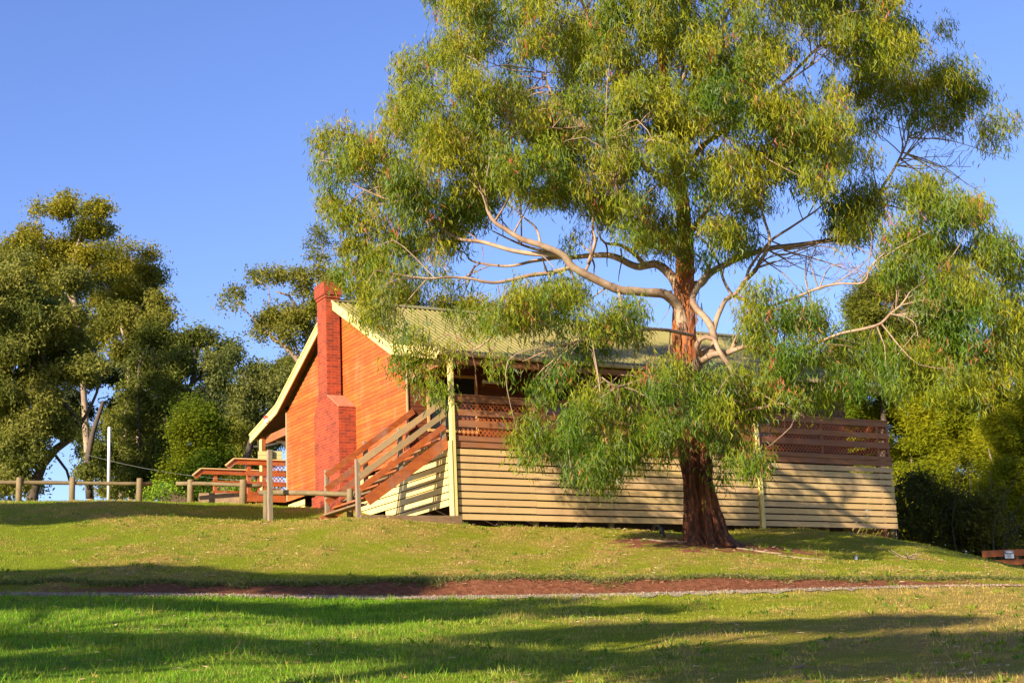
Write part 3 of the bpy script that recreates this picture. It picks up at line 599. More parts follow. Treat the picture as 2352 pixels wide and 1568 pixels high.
bgtree('gum_tree','dark gum tree with bare stems showing, behind the white pole',66,
 Q([(720,760,90,55),(850,780,80,80),(960,755,90,50),(1055,800,50,45),(900,870,110,50),(1000,900,90,45),(700,900,100,90),(650,1100,120,70),(720,1230,110,90),(620,1300,90,80),(560,1160,70,60),(790,1000,70,70),(780,1130,70,60),(470,1320,70,110),(560,1420,80,60),(700,1400,110,80),(420,1380,60,60),(820,900,60,50),(640,990,90,60)],*c6),
 [QL([(800,1500,16),(790,1300,15),(800,1150,14),(830,1060,13),(890,970,11),(910,880,9),(900,800,6)],*c6),QL([(740,950,9),(720,880,6),(700,800,4)],*c6),QL([(890,970,8),(980,900,6),(1040,820,4)],*c6),QL([(415,1500,16),(410,1300,14),(430,1200,12),(480,1050,8)],*c6),QL([(660,1500,8),(650,1250,7),(640,1000,6),(650,850,5)],*c6),QL([(760,1480,7),(765,1200,7),(770,960,5)],*c6)],DK1,(.16,.17,.035),240,group=GL,thr=-.7,mat=darkbark)
bgtree('conifer_tree','dense dark cone-shaped tree with golden tips, beside the deck rails',57,
 Q([(900,1070,35,35),(890,1120,70,50),(955,1150,80,60),(880,1220,100,80),(980,1260,90,80),(850,1320,100,70),(960,1360,110,60),(900,1180,90,60),(860,1400,100,60),(1010,1330,70,60),(1000,1200,60,50)],*c6),
 [QL([(910,1500,12),(905,1350,10),(900,1200,8),(900,1060,3)],*c6)],(.03,.07,.006),(.15,.17,.008),250,lai=7.,leafL=(.07,.13),leafW=(.04,.06),down=.0,mat=darkbark,thr=-.9)
bgtree('gum_tree','gum tree with pale open limbs and an umbrella crown behind the chimney',70,
 Q([(180,640,75,55),(130,715,50,40),(340,500,80,55),(450,500,100,45),(580,490,100,45),(700,500,110,55),(850,480,100,45),(950,500,60,50),(700,600,100,50),(520,780,100,60),(450,850,130,70),(620,850,130,80),(700,820,120,80),(380,940,80,50),(580,960,90,50),(740,950,70,100),(900,600,120,100),(660,1060,70,40),(820,700,100,100)],*c8),
 [QL([(780,1700,18),(740,1400,16),(690,1180,14),(620,1100,11),(560,1045,10),(470,985,9),(435,940,8),(430,890,5)],*c8),QL([(730,1300,12),(745,1050,10),(760,880,9),(700,800,8),(640,720,7),(600,650,6),(500,620,4)],*c8),QL([(435,960,4),(330,840,4),(250,760,3),(190,700,2)],*c8),QL([(700,800,4),(720,640,4),(700,520,3)],*c8),QL([(430,900,4),(450,700,3),(440,600,2),(340,520,2)],*c8),QL([(690,1180,6),(660,1080,5),(640,1000,4)],*c8)],OL1,(.24,.22,.04),260,group=GL,thr=-.6)
bgtree('gum_tree','slender gum tree whose small tufted top stands alone against the sky',84,
 Q([(840,165,70,38),(790,240,50,26),(810,345,60,32),(885,205,35,35),(880,345,25,20)],*c8),
 [QL([(810,900,5),(820,560,4),(835,420,4),(865,300,3),(850,180,2)],*c8),QL([(850,350,2),(920,380,1.5),(935,430,1)],*c8),QL([(830,420,2),(760,340,1.5),(690,330,1)],*c8)],OL1,(.15,.155,.04),270,group=GL,thr=-.6,depth=.8)
bgtree('gum_tree','low leafy gum tree with a dark forked limb, left of the back porch',63,
 Q([(250,1230,140,65),(350,1260,110,80),(250,1400,150,90),(420,1400,120,90),(120,1130,100,60),(20,1160,60,80),(610,1260,80,55),(500,1350,80,60),(90,1330,90,70),(540,1480,110,80),(350,1560,130,80),(180,1530,90,60),(480,1640,100,60),(700,1480,90,120),(640,1640,80,80),(700,1250,60,60)],*c8),
 [QL([(330,2100,18),(260,1960,17),(300,1800,15),(360,1650,13),(350,1500,10),(300,1350,7),(230,1250,4)],*c8),QL([(420,2000,16),(380,1860,13),(360,1650,9),(420,1500,7),(480,1380,5)],*c8),QL([(640,1900,15),(560,1800,13),(500,1780,10),(480,1680,8),(500,1560,5)],*c8),QL([(560,1800,7),(420,1830,6),(260,1840,5)],*c8)],(.08,.10,.028),(.20,.20,.05),280,group=GL,mat=darkbark,thr=-.5)
bgtree('gum_tree','olive gum crown showing just above the roof ridge',74,
 [(815,575,38,25),(850,610,55,40),(860,670,60,50),(930,690,60,28),(1010,700,60,24),(1090,708,50,22),(880,720,60,30)],
 [[(900,900,12),(890,760,10),(860,620,6)]],OL1,OL2,290,group=GL)
# right side
GRt='trees on the slope right of the house'
bgtree('pine_tree','dark feathery tree standing above the roof end, behind the gum branches',74,
 polyclumps([(1850,860),(1890,760),(1960,680),(2030,615),(2110,640),(2200,760),(2150,880),(1960,900)],60,24,46,1301),
 [[(2030,1200,16),(2030,950,14),(2030,750,9),(2040,650,4)]],(.09,.11,.015),(.19,.19,.025),300,leafL=(.14,.24),leafW=(.03,.05),lai=7.,down=.2,mat=darkbark,group=GRt)
bgtree('wattle_tree','bushy yellow green wattle tree spreading right beside the end of the house',76,
 polyclumps([(1890,850),(2050,850),(2160,830),(2260,870),(2300,960),(2300,1270),(2100,1262),(1920,1240)],230,18,42,1302),
 [[(2150,1290,14),(2160,1180,12),(2180,1080,9),(2200,980,5)],[(2160,1200,8),(2100,1080,6),(2085,1000,3)],[(2170,1130,6),(2250,1080,5),(2290,1020,3)]],(.13,.165,.007),(.31,.30,.012),310,leafL=(.14,.24),leafW=(.026,.045),lai=7.5,down=.1,group=GRt,spread=.16)
bgtree('wattle_tree','tall olive wattle tree filling the right edge above the orange fence',70,
 polyclumps([(2262,1000),(2270,900),(2290,800),(2330,730),(2400,715),(2470,1000),(2440,1250),(2330,1300),(2250,1290),(2262,1100)],170,18,42,1303),
 [[(2313,1290,20),(2312,1200,18),(2312,1110,15),(2330,1000,10),(2345,850,5)],[(2312,1200,8),(2260,1180,5),(2210,1165,3)],[(2313,1215,7),(2370,1180,5),(2400,1100,3)],[(2312,1180,6),(2290,1100,5),(2270,1030,3)]],(.12,.15,.007),(.30,.29,.012),320,leafL=(.14,.24),leafW=(.026,.045),lai=7.5,down=.1,group=GRt,spread=.16)
def understory(px0,px1,py0,py1,r,nst,seed,label):
    rg=np.random.default_rng(seed);t=thing('thicket',label,'thicket')
    cl=[(a,b,c,d,e) for a,b,c,d,e in polyclumps([(px0,py0+10),(px0+70,py0-30),(px0+130,py0+25),(px0+220,py0+20),(px0+260,py0+60),(px1,py0+50),(px1,py1+10),(px0,py1)],80,14,34,seed)]
    crownmesh(t,cl,r,(.04,.045,.010),(.12,.11,.02),(.12,.22),(.05,.08),4.5,seed,.3,1.6,name='foliage',thr=-.4)  # leaves coloured dark to stand in for shade under the wattles
    mb=MB()
    for _ in range(nst):
        x=rg.uniform(px0,px1);rr_=r+rg.uniform(-2.5,1.5);p=P(x,py1+0.,rr_);g=G(p[0],p[1]);h=rg.uniform(2.2,5.)
        pts,rd=catmull([(p[0],p[1],g-.1),(p[0]+rg.normal()*.3,p[1],g+h*.5),(p[0]+rg.normal()*.8,p[1]+rg.normal()*.4,g+h)],[rg.uniform(.02,.06),.02,.006],.5);mb.tube(pts,rd,5,cap=False)
    mb.build('stems',darkbark,t,True)['kind']='stuff'
understory(2050,2330,1120,1262,60,75,331,'dark shaded undergrowth below the wattle trees right of the house')
# filler grove behind the left trees so little sky shows low down
bgtree('gum_tree','broad shaded gum crown filling in far behind the other left trees',92,
 polyclumps([(-40,640),(60,600),(200,560),(330,650),(370,740),(450,780),(530,800),(545,960),(545,1140),(215,1140),(215,1040),(120,1020),(-40,1000)],150,22,46,1306),
 [QL([(700,1500,12),(690,1250,10),(700,1050,6)],*c6)],(.03,.045,.025),(.08,.09,.04),340,group=GL,leafL=(.2,.34),leafW=(.07,.11))  # leaf colours darkened so this backing grove looks shaded
bgtree('gum_tree','leafy gum tree belt member filling low behind the log fence and pole',82,
 polyclumps([(170,1010),(260,930),(400,900),(540,950),(545,1140),(260,1140),(215,1080)],50,20,42,1304),
 [[(300,1150,12),(305,1060,10),(320,960,6)]],(.08,.10,.02),(.22,.21,.03),350,group=GL)
bgtree('gum_tree','sunlit low gum crown between the dark cone tree and the porch',78,
 polyclumps([(490,1010),(540,930),(620,850),(700,800),(730,860),(700,960),(650,1060),(540,1090)],60,16,34,1305),
 [[(590,1150,10),(595,1040,8),(610,960,5)]],(.08,.10,.02),(.22,.21,.03),360,group=GL)
# low green shrub bank behind the fence
sh=thing('shrub','low bright green shrub bank behind the log fence and porch rails','shrub')
crownmesh(sh,[(350,1140,22,14),(380,1128,28,18),(420,1122,34,20),(470,1126,34,18),(520,1128,34,18),(570,1128,34,16),(620,1128,34,16),(390,1112,16,10),(455,1115,20,10)],56,(.12,.22,.02),(.24,.34,.03),(.07,.12),(.045,.07),5,401,.0,.8,name='foliage',thr=-1.2)
mb=MB()
for x in range(350,640,18):
    p=P(float(x),1140.,56);g=G(p[0],p[1]);mb.tube([(p[0],p[1],g-.1),(p[0]+.1,p[1],p[2]+.1)],[.02,.01],5)
mb.build('stems',darkbark,sh)['kind']='stuff'
# ------------------------------------------------------------------ HOUSE
H=thing('timber_house','orange timber-clad cottage with brick chimney, cream barge boards and raised verandah','house',(0,0,0))
XW,XE=19.0,34.3;YF,YB=39.35,48.2;YD=37.0;ZC=6.80
YP,ZP=43.8,12.20   # peak (top of wall under the barge)
KF,KB=(39.70,9.93),(48.35,9.82);EF,EB=(36.95,9.22),(50.75,9.27)
def rz(y):
    pts=[EF,KF,(YP,ZP),KB,EB];return float(np.interp(y,[p[0] for p in pts],[p[1] for p in pts]))
rb=random.Random(3)
def tnt(lo=.36,hi=.58): t=rb.uniform(lo,hi);return (t,t*rb.uniform(.93,1.04),t*rb.uniform(.85,1.1))
# gable cladding: lapped boards
mb=MB();pitch=.112;z=ZC
while z<ZP-.1:
    zt=z+pitch
    # span of wall at height zt
    ys=YF+.0;ye=YB
    if zt>KF[1]-.22: ys=YP-(ZP-.20-zt)/((ZP-KF[1])/(YP-KF[0]))
    if zt>KB[1]-.22: ye=YP+(ZP-.20-zt)/((ZP-KB[1])/(KB[0]-YP))
    ys=max(ys,YF);ye=min(ye,YB)
    if ye-ys<.1: break
    cuts=[ys]
    while cuts[-1]<ye-3.2: cuts.append(cuts[-1]+rb.uniform(1.6,3.6))
    cuts.append(ye)
    for a0,a1 in zip(cuts[:-1],cuts[1:]):
        c=tnt(.35,.60);g_=.003
        vs_=[(XW-.024,a0+g_,z-.008),(XW-.024,a1-g_,z-.008),(XW-.010,a1-g_,zt+.002),(XW-.010,a0+g_,zt+.002),(XW+.01,a0+g_,z-.008),(XW+.01,a1-g_,z-.008)]
        mb.add(vs_,[(0,3,2,1),(0,1,5,4)],c)
    z+=pitch
mb.build('gable_cladding',M['cedar'],H)
mb=MB();mb.prism([(YF,ZC),(YF,9.7),(YP,ZP-.1),(YB,9.7),(YB,ZC)],'x',XW,XW+.12);mb.prism([(YF,5.0),(YF,9.7),(YP,ZP-.1),(YB,9.7),(YB,5.0)],'x',XE-.12,XE);mb.box(XW+.12,XE-.12,YB-.1,YB,ZC-.2,9.7);mb.build('wall_frame',M['soffit'],H)
for bx_ in ((YF-.05,YF+.02,9.75),(YB-.02,YB+.05,9.66)):
    mb=MB();mb.box(XW-.05,XW-.018,bx_[0],bx_[1],ZC,bx_[2]);mb.build('corner_board',M['railgrey'],H)
# front wall cladding
mb=MB();z=7.0
while z<9.8:
    cuts=[XW]
    while cuts[-1]<XE-3.5: cuts.append(cuts[-1]+rb.uniform(2,4))
    cuts.append(XE)
    for a0,a1 in zip(cuts[:-1],cuts[1:]):
        vs_=[(a0,YF-.022,z),(a1,YF-.022,z),(a1,YF-.01,z+pitch),(a0,YF-.01,z+pitch),(a0,YF+.02,z),(a1,YF+.02,z)]
        mb.add(vs_,[(0,1,2,3),(0,4,5,1)],tnt(.42,.58))
    z+=pitch
mb.build('front_cladding',M['cedar_front_shaded'],H)
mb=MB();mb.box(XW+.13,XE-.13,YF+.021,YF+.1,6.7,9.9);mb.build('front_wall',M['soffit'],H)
def window(x0,x1,z0,z1,y=YF):
    f_=MB();w=.075
    f_.box(x0,x1,y-.06,y-.024,z1-w,z1);f_.box(x0,x1,y-.075,y-.024,z0,z0+w);f_.box(x0,x0+w,y-.058,y-.024,z0+w,z1-w);f_.box(x1-w,x1,y-.058,y-.024,z0+w,z1-w)
    f_.box((x0+x1)/2-.03,(x0+x1)/2+.03,y-.055,y-.024,z0+w,z1-w)
    fr=f_.build('window',M['winframe'],H,bevel=.004)
    g_=MB();g_.add([(x0+w,y-.03,z0+w),(x1-w,y-.03,z0+w),(x1-w,y-.03,z1-w),(x0+w,y-.03,z1-w)],[(0,1,2,3)]);g_.build('pane',M['glass'],fr)
window(19.55,21.12,7.55,9.17);window(23.2,25.1,7.55,9.17);window(29.2,31.4,7.55,9.17)
# door
mb=MB();mb.box(26.3,27.2,YF-.06,YF-.024,7.1,9.1);d_=mb.build('door',M['winframe'],H,bevel=.005);mb=MB();mb.tube([(26.4,YF-.11,8.0),(26.4,YF-.06,8.0)],.02,8);mb.build('handle',M['galv'],d_)
# verandah fluorescent batten
mb=MB();mb.box(21.28,21.95,YF-.12,YF-.03,8.99,9.07);mb.build('batten_light',M['white'],H,bevel=.01)
# roof sheets, ribbed
def roofsheet(name,x0,x1,ya,za,yb,zb,lift=.03):
    d=np.array([yb-ya,zb-za]);d=d/np.linalg.norm(d);nrm=np.array([-d[1],d[0]]);nrm=nrm*(1 if nrm[1]>0 else -1)
    rib=.165;xs=[];hs=[];x=x0
    while x<x1:
        for dx,h in ((0,0),(.085,0),(.10,.036),(.135,.036),(.15,0)): xs.append(x+dx);hs.append(h)
        x+=rib
    vs_=[];fs=[]
    for xx,h in zip(xs,hs):
        for (y_,z_) in ((ya,za),((ya+yb)/2,(za+zb)/2),(yb,zb)):
            vs_.append((xx,y_+nrm[0]*(lift+h),z_+nrm[1]*(lift+h)))
    for i in range(len(xs)-1):
        for j in range(2): fs.append((3*i+j,3*(i+1)+j,3*(i+1)+j+1,3*i+j+1))
    return np.array(vs_),fs
mb=MB();OX=.33
for args in ((YP,ZP,KF[0],KF[1]),(YP,ZP,KB[0],KB[1])):
    v_,f_=roofsheet('r',XW-OX+.03,XE+.25,*args);mb.add(v_,f_)
mb.build('main_roof',M['roof'],H)
for args in ((KF[0],KF[1],EF[0],EF[1]),(KB[0],KB[1],EB[0],EB[1])):
    mb=MB();v_,f_=roofsheet('r',XW-OX+.03,XE-.55,*args,lift=.027);mb.add(v_,f_)
    mb.build('verandah_roof',M['roof'],H)
mb=MB();mb.prism([(YP-.22,ZP-.03),(YP,ZP+.11),(YP+.22,ZP-.03),(YP,ZP+.085)],'x',XW-OX+.03,XE+.26);mb.build('ridge_cap',M['roof'],H)
# barge boards (gable end trim)
mb=MB();bd=[(EF,KF),(KF,(YP,ZP)),((YP,ZP),KB),(KB,EB)]
w=.27
for k,(a0,a1) in enumerate(bd):
    top=.055
    mb.prism([(a0[0],a0[1]+top),(a1[0],a1[1]+top),(a1[0],a1[1]-w+top),(a0[0],a0[1]-w+top)],'x',XW-OX,XW-OX+.035+.002*k,(.52,.52,.5))
mb.build('barge_board',M['cream'],H)
mb=MB()
for k,(a0,a1) in enumerate(bd):
    mb.prism([(a0[0],a0[1]+.085),(a1[0],a1[1]+.085),(a1[0],a1[1]+.02),(a0[0],a0[1]+.02)],'x',XW-OX-.03,XW-OX-.002+.0002*k,(.5,.5,.48))
mb.build('barge_cap',M['cream'],H)
# soffit lining under overhang & verandah
mb=MB()
for k,(a0,a1) in enumerate(bd):
    x1_=XE-.6 if k in (0,3) else XW-.03
    mb.prism([(a0[0],a0[1]-.04),(a1[0],a1[1]-.04),(a1[0],a1[1]-.055),(a0[0],a0[1]-.055)],'x',XW-OX+.05,x1_,(.5,.5,.5))
mb.build('soffit',M['soffit'],H)
mb=MB();mb.box(XW-OX+.04,XE-.55,EF[0]-.09,EF[0]+.02,EF[1]-.10,EF[1]+.015);mb.build('gutter',M['gutter'],H,bevel=.015)
mb=MB();mb.box(XW-OX+.04,XE-.55,EB[0]-.02,EB[0]+.09,EB[1]-.10,EB[1]+.015);mb.build('gutter',M['gutter'],H,bevel=.015)
for bx_ in ((XW+.05,XE-.6,YD-.03,YD+.06,8.93,9.08),(XW+.0,XW+.09,YD+.07,YF-.06,8.95,9.2),(XW,XW+.09,YB+.06,50.2,8.95,9.2)):
    mb=MB();mb.box(*bx_);mb.build('verandah_beam',M['railbrown'],H)
# verandah posts
for i,(x0,x1) in enumerate(((19.04,19.15),(28.83,28.94),(33.4,33.5))):
    mb=MB();z0=G((x0+x1)/2,YD)-.1
    if i<2:
        mb.box(x0,x1,YD-.085,YD+.06,z0,9.12);
        mb.box(x0-.035,x0-.001,YD-.10,YD+.11,z0+.12,6.9) if i==0 else None
    else: mb.box(x0,x1,YD,YD+.1,z0,8.0)
    mb.build('verandah_post',M['cream'] if i<2 else M['railbrown'],H,bevel=.006)
# skirt slats, front
mb=MB();pz=.186;sp_=[19.2,21.5,23.9,26.3,28.80]
sp2=[28.97,31.3,33.92]
for seq in (sp_,sp2):
    for a0,a1 in zip(seq[:-1],seq[1:]):
        for k in range(10):
            zt=6.69-k*pz;dz=rb.uniform(-.004,.004)
            mb.box(a0+.003,a1-.003,YD-.02,YD+.002,zt-.146+dz,zt+dz,tnt(.44,.55))
mb.build('skirt',M['buff'],H)
# skirt slats at the gable side
mb=MB()
for k in range(11):
    zt=6.69-k*pz
    if k==0: mb2=MB()
    for a0,a1 in ((37.12,39.25),(39.26,40.95),(40.96,42.7),(46.85,48.2)):
        yb_=a1
        if a1<46:
            lim={37.12:5.24,39.26:5.20,40.96:5.45}[a0]
            if zt-.158<lim-.02: continue
            yb_=a1-.004
            if a0==37.12: yb_=a1-.004
        else:
            if G(XW,a0)>zt-.1: continue
        (mb if a1<46 else mb2).box(XW-.012,XW+.01,a0,yb_,zt-.158,zt,tnt(.47,.54))
mb.build('skirt',M['cream'],H);mb2.build('skirt',M['cream'],H)
mb=MB()
for k in range(14):
    zt=6.69-k*pz;mb.box(33.93,33.95,YD+.1,YB,zt-.158,zt,tnt(.46,.54))
mb.build('skirt',M['buff'],H)
mb=MB();mb.box(19.3,34.15,39.5,39.6,4.,6.9);mb.build('dark_backing_panel',M['soffit'],H)  # added dark panel behind the slats, keeps the skirt gaps dark
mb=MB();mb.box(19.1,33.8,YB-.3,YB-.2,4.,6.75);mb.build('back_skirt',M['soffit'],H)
# stumps below
for x in (21.54,23.88,26.3,28.9,31.3,33.8):
    g=G(x,YD+.15);mb=MB();mb.tube([(x,YD+.14,g-.2),(x,YD+.14,6.6)],.085,12);mb.build('stump',M['log'],H,True)
for x,y in ((19.3,43.2),(19.3,46.5)):
    g=G(x,y);mb=MB();mb.box(x-.15,x+.15,y-.15,y+.15,g-.2,6.7);mb.build('pier',M['brick'],H)
mb=MB()
for x in np.arange(20.5,33.5,2.4): mb.beam((x,YD+.4,G(x,YD+.4)),(x+1.6,YD+1.2,6.4),.05,.09,c=(.5,.5,.5))
mb.build('brace',M['grey_wood'],H)
# deck floor, fascia
mb=MB();mb.box(XW+.02,33.9,YD+.1,YF-.03,7.02,7.06);mb.build('deck_floor',M['railbrown'],H)
mb=MB();mb.box(XW+.17,33.93,YD-.005,YD+.04,6.74,6.90);mb.box(XW+.17,33.93,YD-.035,YD+.0-.006,6.905,7.03);mb.build('fascia',M['railbrown'],H)
mb=MB();mb.box(XW-.02,XW+.02,YD+.12,YF-.03,6.72,7.02);mb.build('fascia',M['rail'],H)
# balustrade: boards and lattice
def lattice(x0,x1,z0,z1,y,pitch=.125,w=.026,axis='x',mat=None,parent=None):
    mb=MB();h=z1-z0
    for s_ in (1,-1):
        x=x0-h
        while x<x1:
            xa,xb=(x,x+h*.9);za,zb=(z0,z1) if s_>0 else (z1,z0)
            # clip
            t0=max(0,(x0-xa)/(xb-xa));t1=min(1,(x1-xa)/(xb-xa))
            if t1>t0+.02:
                A_=(xa+(xb-xa)*t0,za+(zb-za)*t0);B_=(xa+(xb-xa)*t1,za+(zb-za)*t1);yy=y+(.005 if s_>0 else -.005)
                if axis=='x': mb.beam((A_[0],yy,A_[1]),(B_[0],yy,B_[1]),.009,w,up=(0,0,1))
                else: mb.beam((yy,A_[0],A_[1]),(yy,B_[0],B_[1]),.009,w,up=(0,0,1))
            x+=pitch
    return mb.build('lattice',mat or M['rail'],parent)
bal=MB()
for x0,x1 in ((19.18,23.9),(23.91,28.82),(28.95,33.88)):
    bal.box(x0,x1,YD-.03,YD+.0,7.93,8.09,tnt());bal.box(x0,x1,YD-.028,YD-.002,7.57,7.73,tnt());bal.box(x0,x1,YD-.028,YD-.002,7.27,7.44,tnt())
    bal.box(x0,x1,YD-.05,YD+.10,8.092,8.125,tnt(.5,.6))
for x in (21.5,23.9,26.3,31.3,33.84): bal.box(x-.045,x+.045,YD+.002,YD+.09,6.9,8.09,tnt())
B=bal.build('balustrade',M['railbrown'],H)
for x0,x1 in ((19.17,28.8),(28.95,33.88)): lattice(x0,x1,7.06,7.92,YD+.02,parent=B,mat=M['orange'])
# end rail of deck (far)
mb=MB()
for z_ in (7.93,7.57,7.27): mb.box(33.86,33.89,YD+.15,YF-.1,z_,z_+.16)
e_=mb.build('balustrade',M['rail'],H)
# ---- stairs at the gable side (descend towards -X)
ST=bpy.data.objects.new('stairs',None);link(ST);ST.parent=H
YN,YS2=37.06,39.28
xa,xb=16.5,18.9;za_h,zb_h=6.26,7.95
sl=(zb_h-za_h)/(xb-xa)
for k,(dz,w_,mat) in enumerate(((0,.15,'railgrey'),(-.34,.14,'railgrey'),(-.66,.14,'railgrey'))):
    mb=MB();mb.beam((xa-(.0),YN-.02,za_h+dz-.02),(xb,YN-.02,zb_h+dz-.02),.035,w_,c=tnt());mb.build('handrail',M[mat] if k<2 else M['rail'],ST)
mb=MB();mb.beam((xa+.2,YN+.02,za_h-1.1+.14),(xb+.08,YN+.02,zb_h-1.08),.05,.27,c=tnt());mb.build('stringer',M['rail'],ST)
for k,dz in enumerate((0,-.36,-.70)):
    mb=MB();mb.beam((xa+.04,YS2,za_h+dz-.02),(xb+.22,YS2,zb_h+dz+.13),.035,.16,c=tnt());mb.build('handrail',M['rail'],ST)
mb=MB();mb.beam((xa-.1,YS2+.02,za_h-1.25),(xb+.1,YS2+.02,zb_h-1.0),.05,.28,c=tnt());mb.build('stringer',M['rail'],ST)
for x,y,zt in ((16.47,YN+.06,6.34),(17.66,YN+.06,7.17),(18.9,YN+.06,8.06),(16.58,YS2+.07,6.40),(17.7,YS2+.07,7.2)):
    mb=MB();g=G(x,y) if (x<17 or y>39) else zt-1.32
    zb0=g-.15 if x<17 else zt-1.30
    mb.box(x-.055,x+.055,y-.055,y+.055,zb0,zt);mb.build('post',M['grey_wood'],ST,bevel=.005)
for k in range(10):
    t_=(k+.5)/10;x=16.45+(18.95-16.45)*t_;z_=5.05+(7.02-5.05)*(k+1)/10.5
    mb=MB();mb.box(x-.135,x+.135,YN+.05,YS2-.02,z_-.045,z_,tnt(.4,.6));mb.build('tread',M['rail'] if k%2 else M['sleeper'],ST)
# ---- back porch deck with rails running left
def porch(y,xl,x0,z,lat):
    mb=MB();mb.box(xl+.12,x0,y-.02,y+.025,z-.16,z-.0,tnt(.42,.5));mb.beam((xl+.12,y+.0,z-.08),(xl-.10,y+.0,z-.27),.05,.15,c=tnt(.42,.5))
    mb.box(xl+.5,x0,y-.018,y+.02,z-.50,z-.36,tnt(.4,.5));mb.box(xl+.5,x0,y-.018,y+.02,z-.82,z-.68,tnt(.4,.5))
    b_=mb.build('balustrade',M['rail'],H)
    mb=MB();mb.box(xl+.1,x0,y-.07,y+.07,z+.001,z+.035,(.6,.6,.6));mb.beam((xl+.10,y,z+.018),(xl-.16,y,z-.20),.14,.035,c=(.6,.6,.6));mb.build('handrail',M['buff'],b_)
    for x in (xl+.62,(xl+x0)/2+.4):
        mb=MB();mb.box(x-.055,x+.055,y+.03,y+.14,G(x,y)-.1,z-.002);mb.build('post',M['rail'],b_)
    if lat: lattice(x0-.75,x0-.02,z-1.0,z-.12,y+.04,parent=b_)
porch(48.35,17.15,18.97,8.10,True);porch(50.65,16.85,20.3,8.12,False)
mb=MB();mb.box(17.2,18.98,48.30,48.36,6.78,6.99);mb.box(17.2,18.98,48.37,50.7,6.96,7.0);mb.box(17.14,17.19,48.36,50.7,6.78,6.99);mb.box(19,34,48.4,50.7,6.94,6.98);mb.build('back_deck',M['rail'],H)
for x in (18.93,):
    mb=MB();mb.box(x-.06,x+.06,50.15,50.27,6.9,9.18);mb.build('verandah_post',M['rail'],H)
    mb=MB();mb.box(x-.10,x-.062,50.14,50.28,6.95,9.1);mb.build('verandah_post',M['cream'],H)
mb=MB();mb.box(20,34,50.2,50.3,6.9,9.2);mb.build('back_screen',M['soffit'],H) if False else None
# floodlight on barge
mb=MB();x=XW-OX-.04;p_=(x,49.0,9.58);mb.box(x-.08,x,48.9,49.08,9.42,9.56);l_=mb.build('floodlight',M['white'],H,bevel=.01);mb=MB();mb.tube([(x-.09,49.02,9.56),(x-.03,49.05,9.64)],[.05,.06],10);mb.build('lamp',plain('red_lamp_cover',(.5,.05,.03),.4),l_,True)
# ---- chimney
ch=MB();xf=18.44;y0,y1=42.81,44.64;zg=5.5
ch.box(xf,XW-.03,y0,y1,zg,8.72);
ys0,ys1=43.66,44.33;x_s=18.46
ch.prism([(y0,8.72),(y1,8.72),(y1-.0,8.80),(ys1+.02,9.28),(ys0,9.28),(y0,8.80)],'x',xf,XW-.03)
C_=ch.build('chimney',M['brick'],H)
ch=MB();ch.box(x_s,XW-.10,ys0,ys1,9.2,12.45);ch.build('shaft',M['brick'],C_)
ch=MB();ch.box(x_s-.03,XW-.07,ys0-.03,ys1+.03,12.28,12.37);ch.box(x_s-.06,XW-.04,ys0-.06,ys1+.06,12.372,12.75);ch.build('cap',M['brick'],C_)
ch=MB();ch.beam((xf+.28,ys0-.02,9.31),(xf+.28,y0-.02,8.83),XW-.03-xf+.03,.035);ch.build('shoulder',plain('sloped_brick',(.50,.16,.08),.85,0,.3,9),C_)
mb=MB();mb.box(x_s+.25,x_s+.37,ys0-.066,ys0-.061,12.50,12.57);mb.build('badge',plain('yellow_badge',(.6,.38,.03),.5),C_)
# ------------------------------------------------------------------ timber edging
mb=MB();g=4.88
mb.box(14.8,19.16,YD-.16,YD-.105,4.68,4.92,(.5,.5,.5));mb.build('x',M['sleeper']) if False else None
ed=MB();
pts_=[(15.0,36.98),(16.4,36.93),(17.8,36.90),(19.14,36.88)]
ed.beam((16.4,YD-.17,4.80),(19.2,YD-.17,4.83),.06,.22,c=(.5,.5,.5));o=ed.build('timber_edging',M['sleeper'],None,bevel=.006);tag(o,'long grey sleeper edging the ground below the front stairs','timber edging')
p0=P(458.,1141.,50.8);p1=P(566.,1141.,50.2)
ed=MB();ed.beam((p0[0],p0[1],p0[2]-.05),(p1[0],p1[1],p1[2]-.05),.12,.34,c=(.5,.5,.5));o=ed.build('timber_edging',M['sleeper'],None,bevel=.01);tag(o,'squat sleeper wall between two fence posts left of the back porch','timber edging')
# ------------------------------------------------------------------ log fences
def post(px,pyb,pyt,r,w,par):
    t=P(float(px),float(pyt),r);g=G(t[0],t[1]);mb=MB();nn=14
    mb.tube([(t[0],t[1],g-.25),(t[0],t[1],g+.3),(t[0]+.01,t[1],t[2]-.02),(t[0]+.01,t[1],t[2])],[w*1.02,w,w*.97,w*.85],nn,wob=.03);mb.build('post',M['log'],par,True);return t
def rail(a,b,par,rad=.055):
    a=np.array(a);b=np.array(b);mb=MB();k=8
    pts=[a+(b-a)*t+np.array([0,0,.012*math.sin(t*5)]) for t in np.linspace(0,1,k)]
    mb.tube(pts,[rad*(1+.06*math.sin(i)) for i in range(k)],12);mb.build('rail',M['log'],par,True)
f1=thing('log_fence','long low log fence along the crest at far left, three posts showing','fence')
for x,yt in ((44,1096),(166,1096),(320,1098)): post(x,1150,yt,50.5,.09,f1)
rail(P(-60.,1108.,50.6),P(350.,1110.,50.6),f1,.06)
post(-85,1150,1096,50.5,.09,f1)
f2=thing('log_fence','short log fence with a split weathered post beside the sleeper wall','fence')
post(437,1150,1101,50,.095,f2);post(558,1153,1101,49.4,.11,f2);rail(P(405.,1110.,50.1),P(600.,1114.,49.5),f2,.06)
f3=thing('log_fence','log fence nearest the stairs with its rail passing the signpost','fence')
post(803,1203,1122,42.0,.085,f3);post(611,1190,1128,43.2,.085,f3);rail(P(596.,1131.,43.4),P(834.,1134.,42.2),f3,.068)
